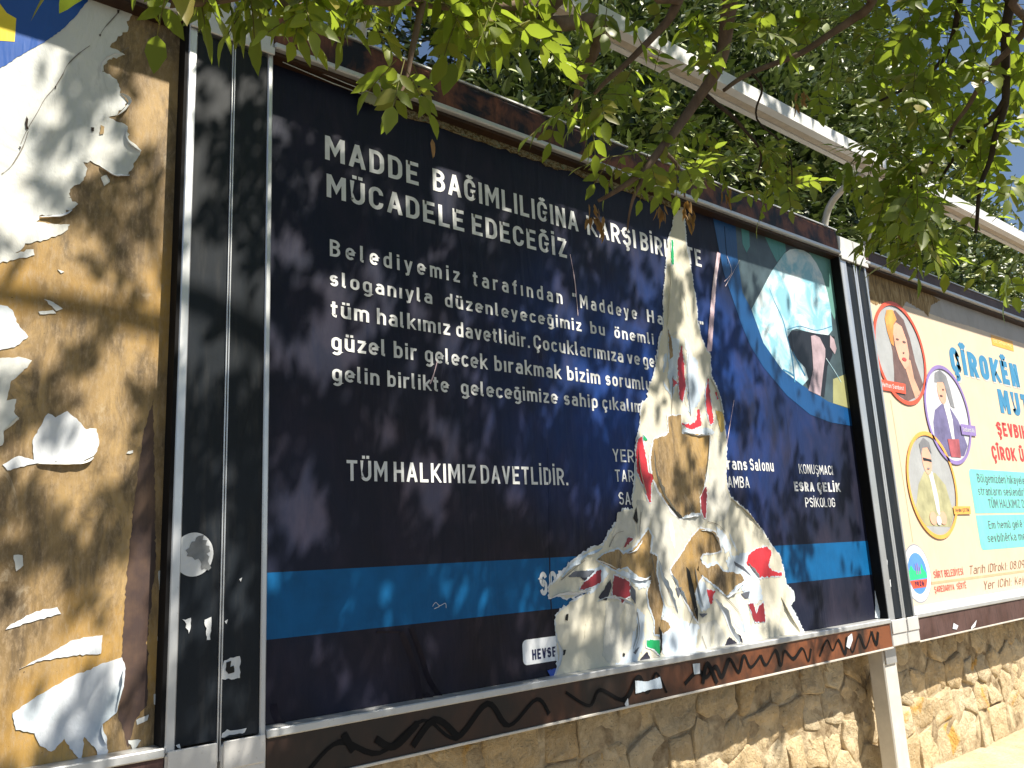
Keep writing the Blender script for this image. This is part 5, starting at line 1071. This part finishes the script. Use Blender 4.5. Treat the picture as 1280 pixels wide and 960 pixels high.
branch([HEAD, (2.8, -2.2, 3.9), at(1130, -90, 2.4), at(1090, 0, 2.4), at(1066, 22, 2.4), at(1039, 43, 2.38), at(1000, 66, 2.35), at(940, 91, 2.3), at(905, 112, 2.25)], 0.016, 0.005)
branch([HEAD, (2.9, -2.2, 3.8), at(1262, -80, 2.6), at(1264, 0, 2.6), at(1257, 60, 2.6), at(1256, 130, 2.6), at(1244, 180, 2.58), at(1228, 230, 2.55), at(1218, 290, 2.55)], 0.018, 0.004, DBARK)
branch([at(1256, 125, 2.6), at(1240, 150, 2.6), at(1200, 185, 2.6), at(1175, 225, 2.6)], 0.010, 0.003, DBARK)
branch([HEAD, (2.8, -2.2, 3.9), at(1215, -60, 2.6), at(1201, 0, 2.6), at(1188, 50, 2.6), at(1173, 79, 2.6), at(1138, 107, 2.55), at(1100, 128, 2.5)], 0.012, 0.003, DBARK)
branch([HEAD, (3.0, -2.2, 3.7), at(1310, -40, 2.5), at(1285, 30, 2.5), at(1240, 85, 2.5), at(1210, 130, 2.5), at(1190, 160, 2.5), at(1185, 190, 2.5)], 0.013, 0.003)
branch([at(940, 91, 2.3), at(952, 110, 2.28), at(948, 150, 2.28), at(985, 190, 2.3), at(990, 236, 2.3)], 0.0035, 0.0015, DBARK)
branch([(1.2, -2.0, 3.6), at(330, -80, 1.5), at(345, -10, 1.48), at(360, 10, 1.46), at(378, 38, 1.45)], 0.012, 0.002)
branch([(1.2, -2.0, 3.6), at(560, -80, 1.5), at(530, 0, 1.5), at(515, 60, 1.46), at(508, 100, 1.44), at(500, 118, 1.42)], 0.010, 0.0015)
branch([(1.2, -2.0, 3.6), at(700, -70, 1.8), at(660, 0, 1.7), at(620, 10, 1.65), at(560, 8, 1.6), at(500, 2, 1.58)], 0.014, 0.004)
branch([at(805, 215, 1.96), at(790, 250, 1.95), at(785, 290, 1.95)], 0.006, 0.0015); branch([at(825, 185, 2.0), at(850, 210, 2.0), at(856, 250, 2.0)], 0.006, 0.002)
branch([at(1180, 190, 2.55), at(1150, 220, 2.5), at(1120, 262, 2.5)], 0.006, 0.002, DBARK); branch([at(880, 118, 2.1), at(920, 150, 2.2), at(950, 190, 2.28), at(945, 225, 2.3)], 0.006, 0.002, DBARK)
branch([HEAD, (2.3, -2.7, 4.2), (1.6, -2.3, 4.6), (0.8, -1.9, 4.7), (0.0, -1.7, 4.5)], 0.07, 0.015); branch([HEAD, (3.1, -3.4, 4.2), (3.5, -4.2, 5.0), (3.7, -4.7, 5.6)], 0.08, 0.02)
branch([(1.6, -2.3, 4.6), (1.5, -1.9, 4.2), (1.2, -2.0, 3.6)], 0.025, 0.012); branch([(2.3, -2.7, 4.2), (2.4, -2.4, 4.3), (2.2, -2.1, 4.1)], 0.04, 0.03)

# ------------------------------------------------------------------ trees behind the wall
BGL = [m_leaf('glossy_leaf_' + n_, c_, (0.12, 0.18, 0.03), 0.42, 0.10) for n_, c_ in (('deep', [(0.022, 0.042, 0.012), (0.03, 0.055, 0.015), (0.025, 0.045, 0.012), (0.06, 0.09, 0.022), (0.22, 0.27, 0.10), (0.50, 0.54, 0.27)]), ('mid', [(0.03, 0.055, 0.015), (0.05, 0.08, 0.02), (0.03, 0.055, 0.015), (0.10, 0.14, 0.03), (0.05, 0.08, 0.02), (0.30, 0.34, 0.12), (0.50, 0.53, 0.24)]))]  # leaf glints put into the colour as a share of pale leaves
nr = np.random.default_rng(3)
def crown_tree(label, base, centers, nleaf, size, mat, trunk_r=0.12, gap=0.0):
    nleaf = int(nleaf * 1.5)
    t = thing('broadleaf_tree', label, 'tree', base, 'dense trees behind the wall')
    base = Vector(base); c0 = Vector(centers[0][0])
    MB().tube(smoothpts([base - Vector((0, 0, 0.05)), base.lerp(c0, 0.35) + Vector((0.05, 0, 0)), base.lerp(c0, 0.8)], 4), [trunk_r] * 5 + [trunk_r * 0.8] * 4, 10).build('trunk', BARK, t, smooth=True)
    for c, r in centers:
        MB().tube(smoothpts([base.lerp(c0, 0.6), base.lerp(Vector(c), 0.8), Vector(c) + Vector((0.1, 0, 0.2))], 4), [0.05] * 3 + [0.035] * 3 + [0.015] * 3, 7).build('limb', BARK, t, smooth=True)
    mats = []; tot = sum(r[0] * r[2] for c, r in centers)
    rr_ = random.Random(len(label))
    for c, r in centers:
        n = int(nleaf * r[0] * r[2] / tot); k = 0
        while k < n:
            # a twig end with a whorl of leaves
            v = rv(rr_); rad = rr_.uniform(0.35, 1.0) ** 0.5
            p = Vector((c[0] + v.x * r[0] * rad, c[1] + v.y * r[1] * rad, c[2] + v.z * r[2] * rad))
            if noise.noise(p * 2.2) + 0.4 * noise.noise(p * 5) < -0.22 + gap: k += 2; continue
            if p.z < base.z + 0.1: continue
            td = (v + rv(rr_) * 0.5 + Vector((0, -0.5, 0.1))).normalized()
            for j in range(7):
                ld = (td + rv(rr_) * 0.8).normalized(); q = p + td * (0.02 * j)
                mats.append(frame_mat(q, ld, (Vector((0, -0.5, 1)) + rv(rr_) * 0.7).normalized(), size * rr_.uniform(0.6, 1.2), rr_.uniform(0.8, 1.2))); k += 1
    merge('crown', leaf_template(3, 0.55, 0.12, 0.2), mats, mat, t)
    return t
TZ = G + 0.9
crown_tree('dark glossy tree just behind the top edge of the navy poster', (2.9, 1.9, TZ), [((2.6, 1.5, 3.5), (0.9, 0.7, 1.2)), ((3.6, 1.7, 3.9), (1.2, 0.8, 1.7)), ((2.9, 2.3, 4.9), (1.2, 0.8, 1.4)), ((4.0, 2.6, 6.0), (1.6, 0.8, 1.4))], 26000, 0.098, BGL[0])
crown_tree('dark glossy tree rising behind the light bar at upper right', (5.2, 1.9, TZ), [((5.0, 1.5, 3.9), (1.2, 0.8, 1.7)), ((6.0, 1.9, 4.6), (1.3, 0.9, 1.9)), ((5.0, 2.5, 5.6), (1.6, 0.9, 1.6)), ((6.5, 2.8, 6.8), (1.8, 0.9, 1.6))], 30000, 0.108, BGL[0])
crown_tree('pale leafy tree filling the far upper right corner behind the light bars', (12.5, 4.2, TZ), [((9.5, 4.2, 7.5), (2.2, 1.0, 2.4)), ((12.5, 4.0, 6.0), (2.4, 1.1, 2.8)), ((14.5, 4.4, 8.5), (3.0, 1.1, 3.0)), ((11.5, 4.6, 9.5), (2.6, 1.0, 2.2)), ((16.5, 4.2, 5.5), (2.5, 1.1, 3.0))], 42000, 0.13, BGL[1], gap=-0.05)
crown_tree('lighter leafy tree behind the cream poster at the far right', (8.0, 1.8, TZ), [((7.3, 1.5, 3.2), (1.3, 0.8, 1.3)), ((8.8, 1.7, 3.6), (1.5, 0.9, 1.6)), ((8.0, 2.4, 5.4), (1.6, 0.9, 1.4)), ((10.6, 2.4, 4.2), (1.6, 1, 2.0)), ((9.0, 3.0, 7.2), (2.2, 1, 1.8))], 36000, 0.095, BGL[1], gap=0.05)
# pine at upper left: whorls of needles on bare twigs, sky between
pine = thing('pine_tree', 'airy pine with sky between its needles, behind the navy poster at upper left', 'tree', (1.3, 2.6, TZ))
MB().tube([(1.3, 2.6, TZ - 0.05), (1.32, 2.6, 3.0), (1.25, 2.62, 4.4), (1.3, 2.6, 5.6)], [0.11, 0.09, 0.06, 0.02], 10).build('trunk', BARK, pine, smooth=True)
ndl = []; tw = MB(); rp_ = random.Random(8)
for i in range(46):
    z0 = rp_.uniform(2.2, 5.3); a = rp_.uniform(0, 2 * math.pi); L = rp_.uniform(0.7, 1.5) * (1.15 - (z0 - 2) / 6)
    b0 = Vector((1.3, 2.6, z0)); d = Vector((math.cos(a), math.sin(a) * 0.8, rp_.uniform(-0.05, 0.35)))
    pts = [b0 + d * (L * s) + Vector((0, 0, -0.12 * s * s)) + rv(rp_) * 0.03 for s in (0, 0.25, 0.5, 0.75, 1)]
    tw.tube(smoothpts(pts, 2), [0.014 - 0.0012 * j for j in range(9)], 5, cap=False)
    for j in range(13):
        s = rp_.uniform(0.35, 1.0); q = b0 + d * (L * s) + Vector((0, 0, -0.12 * s * s)); sd = (rv(rp_) + d * 0.5 + Vector((0, 0, 0.3))).normalized(); l2 = rp_.uniform(0.10, 0.30)
        e = q + sd * l2; tw.tube([q, q.lerp(e, 0.5) + rv(rp_) * 0.01, e], [0.005, 0.004, 0.003], 4, cap=False)
        for n_ in range(26):
            nd = (sd * 0.9 + rv(rp_) * 0.8).normalized(); ndl.append(frame_mat(q.lerp(e, rp_.uniform(0.45, 1)), nd, rv(rp_), rp_.uniform(0.06, 0.11)))
tw.build('limbs', DBARK, pine, kind='stuff')
merge('needles', ([(0, 0.012, 0), (0, -0.012, 0), (1, 0.004, -0.05), (1, -0.004, -0.05)], [(0, 1, 3, 2)]), ndl, m_leaf('pine_needle', [(0.09, 0.13, 0.03), (0.14, 0.17, 0.05), (0.07, 0.11, 0.03)], (0.16, 0.2, 0.05), 0.45, 0.25), pine)
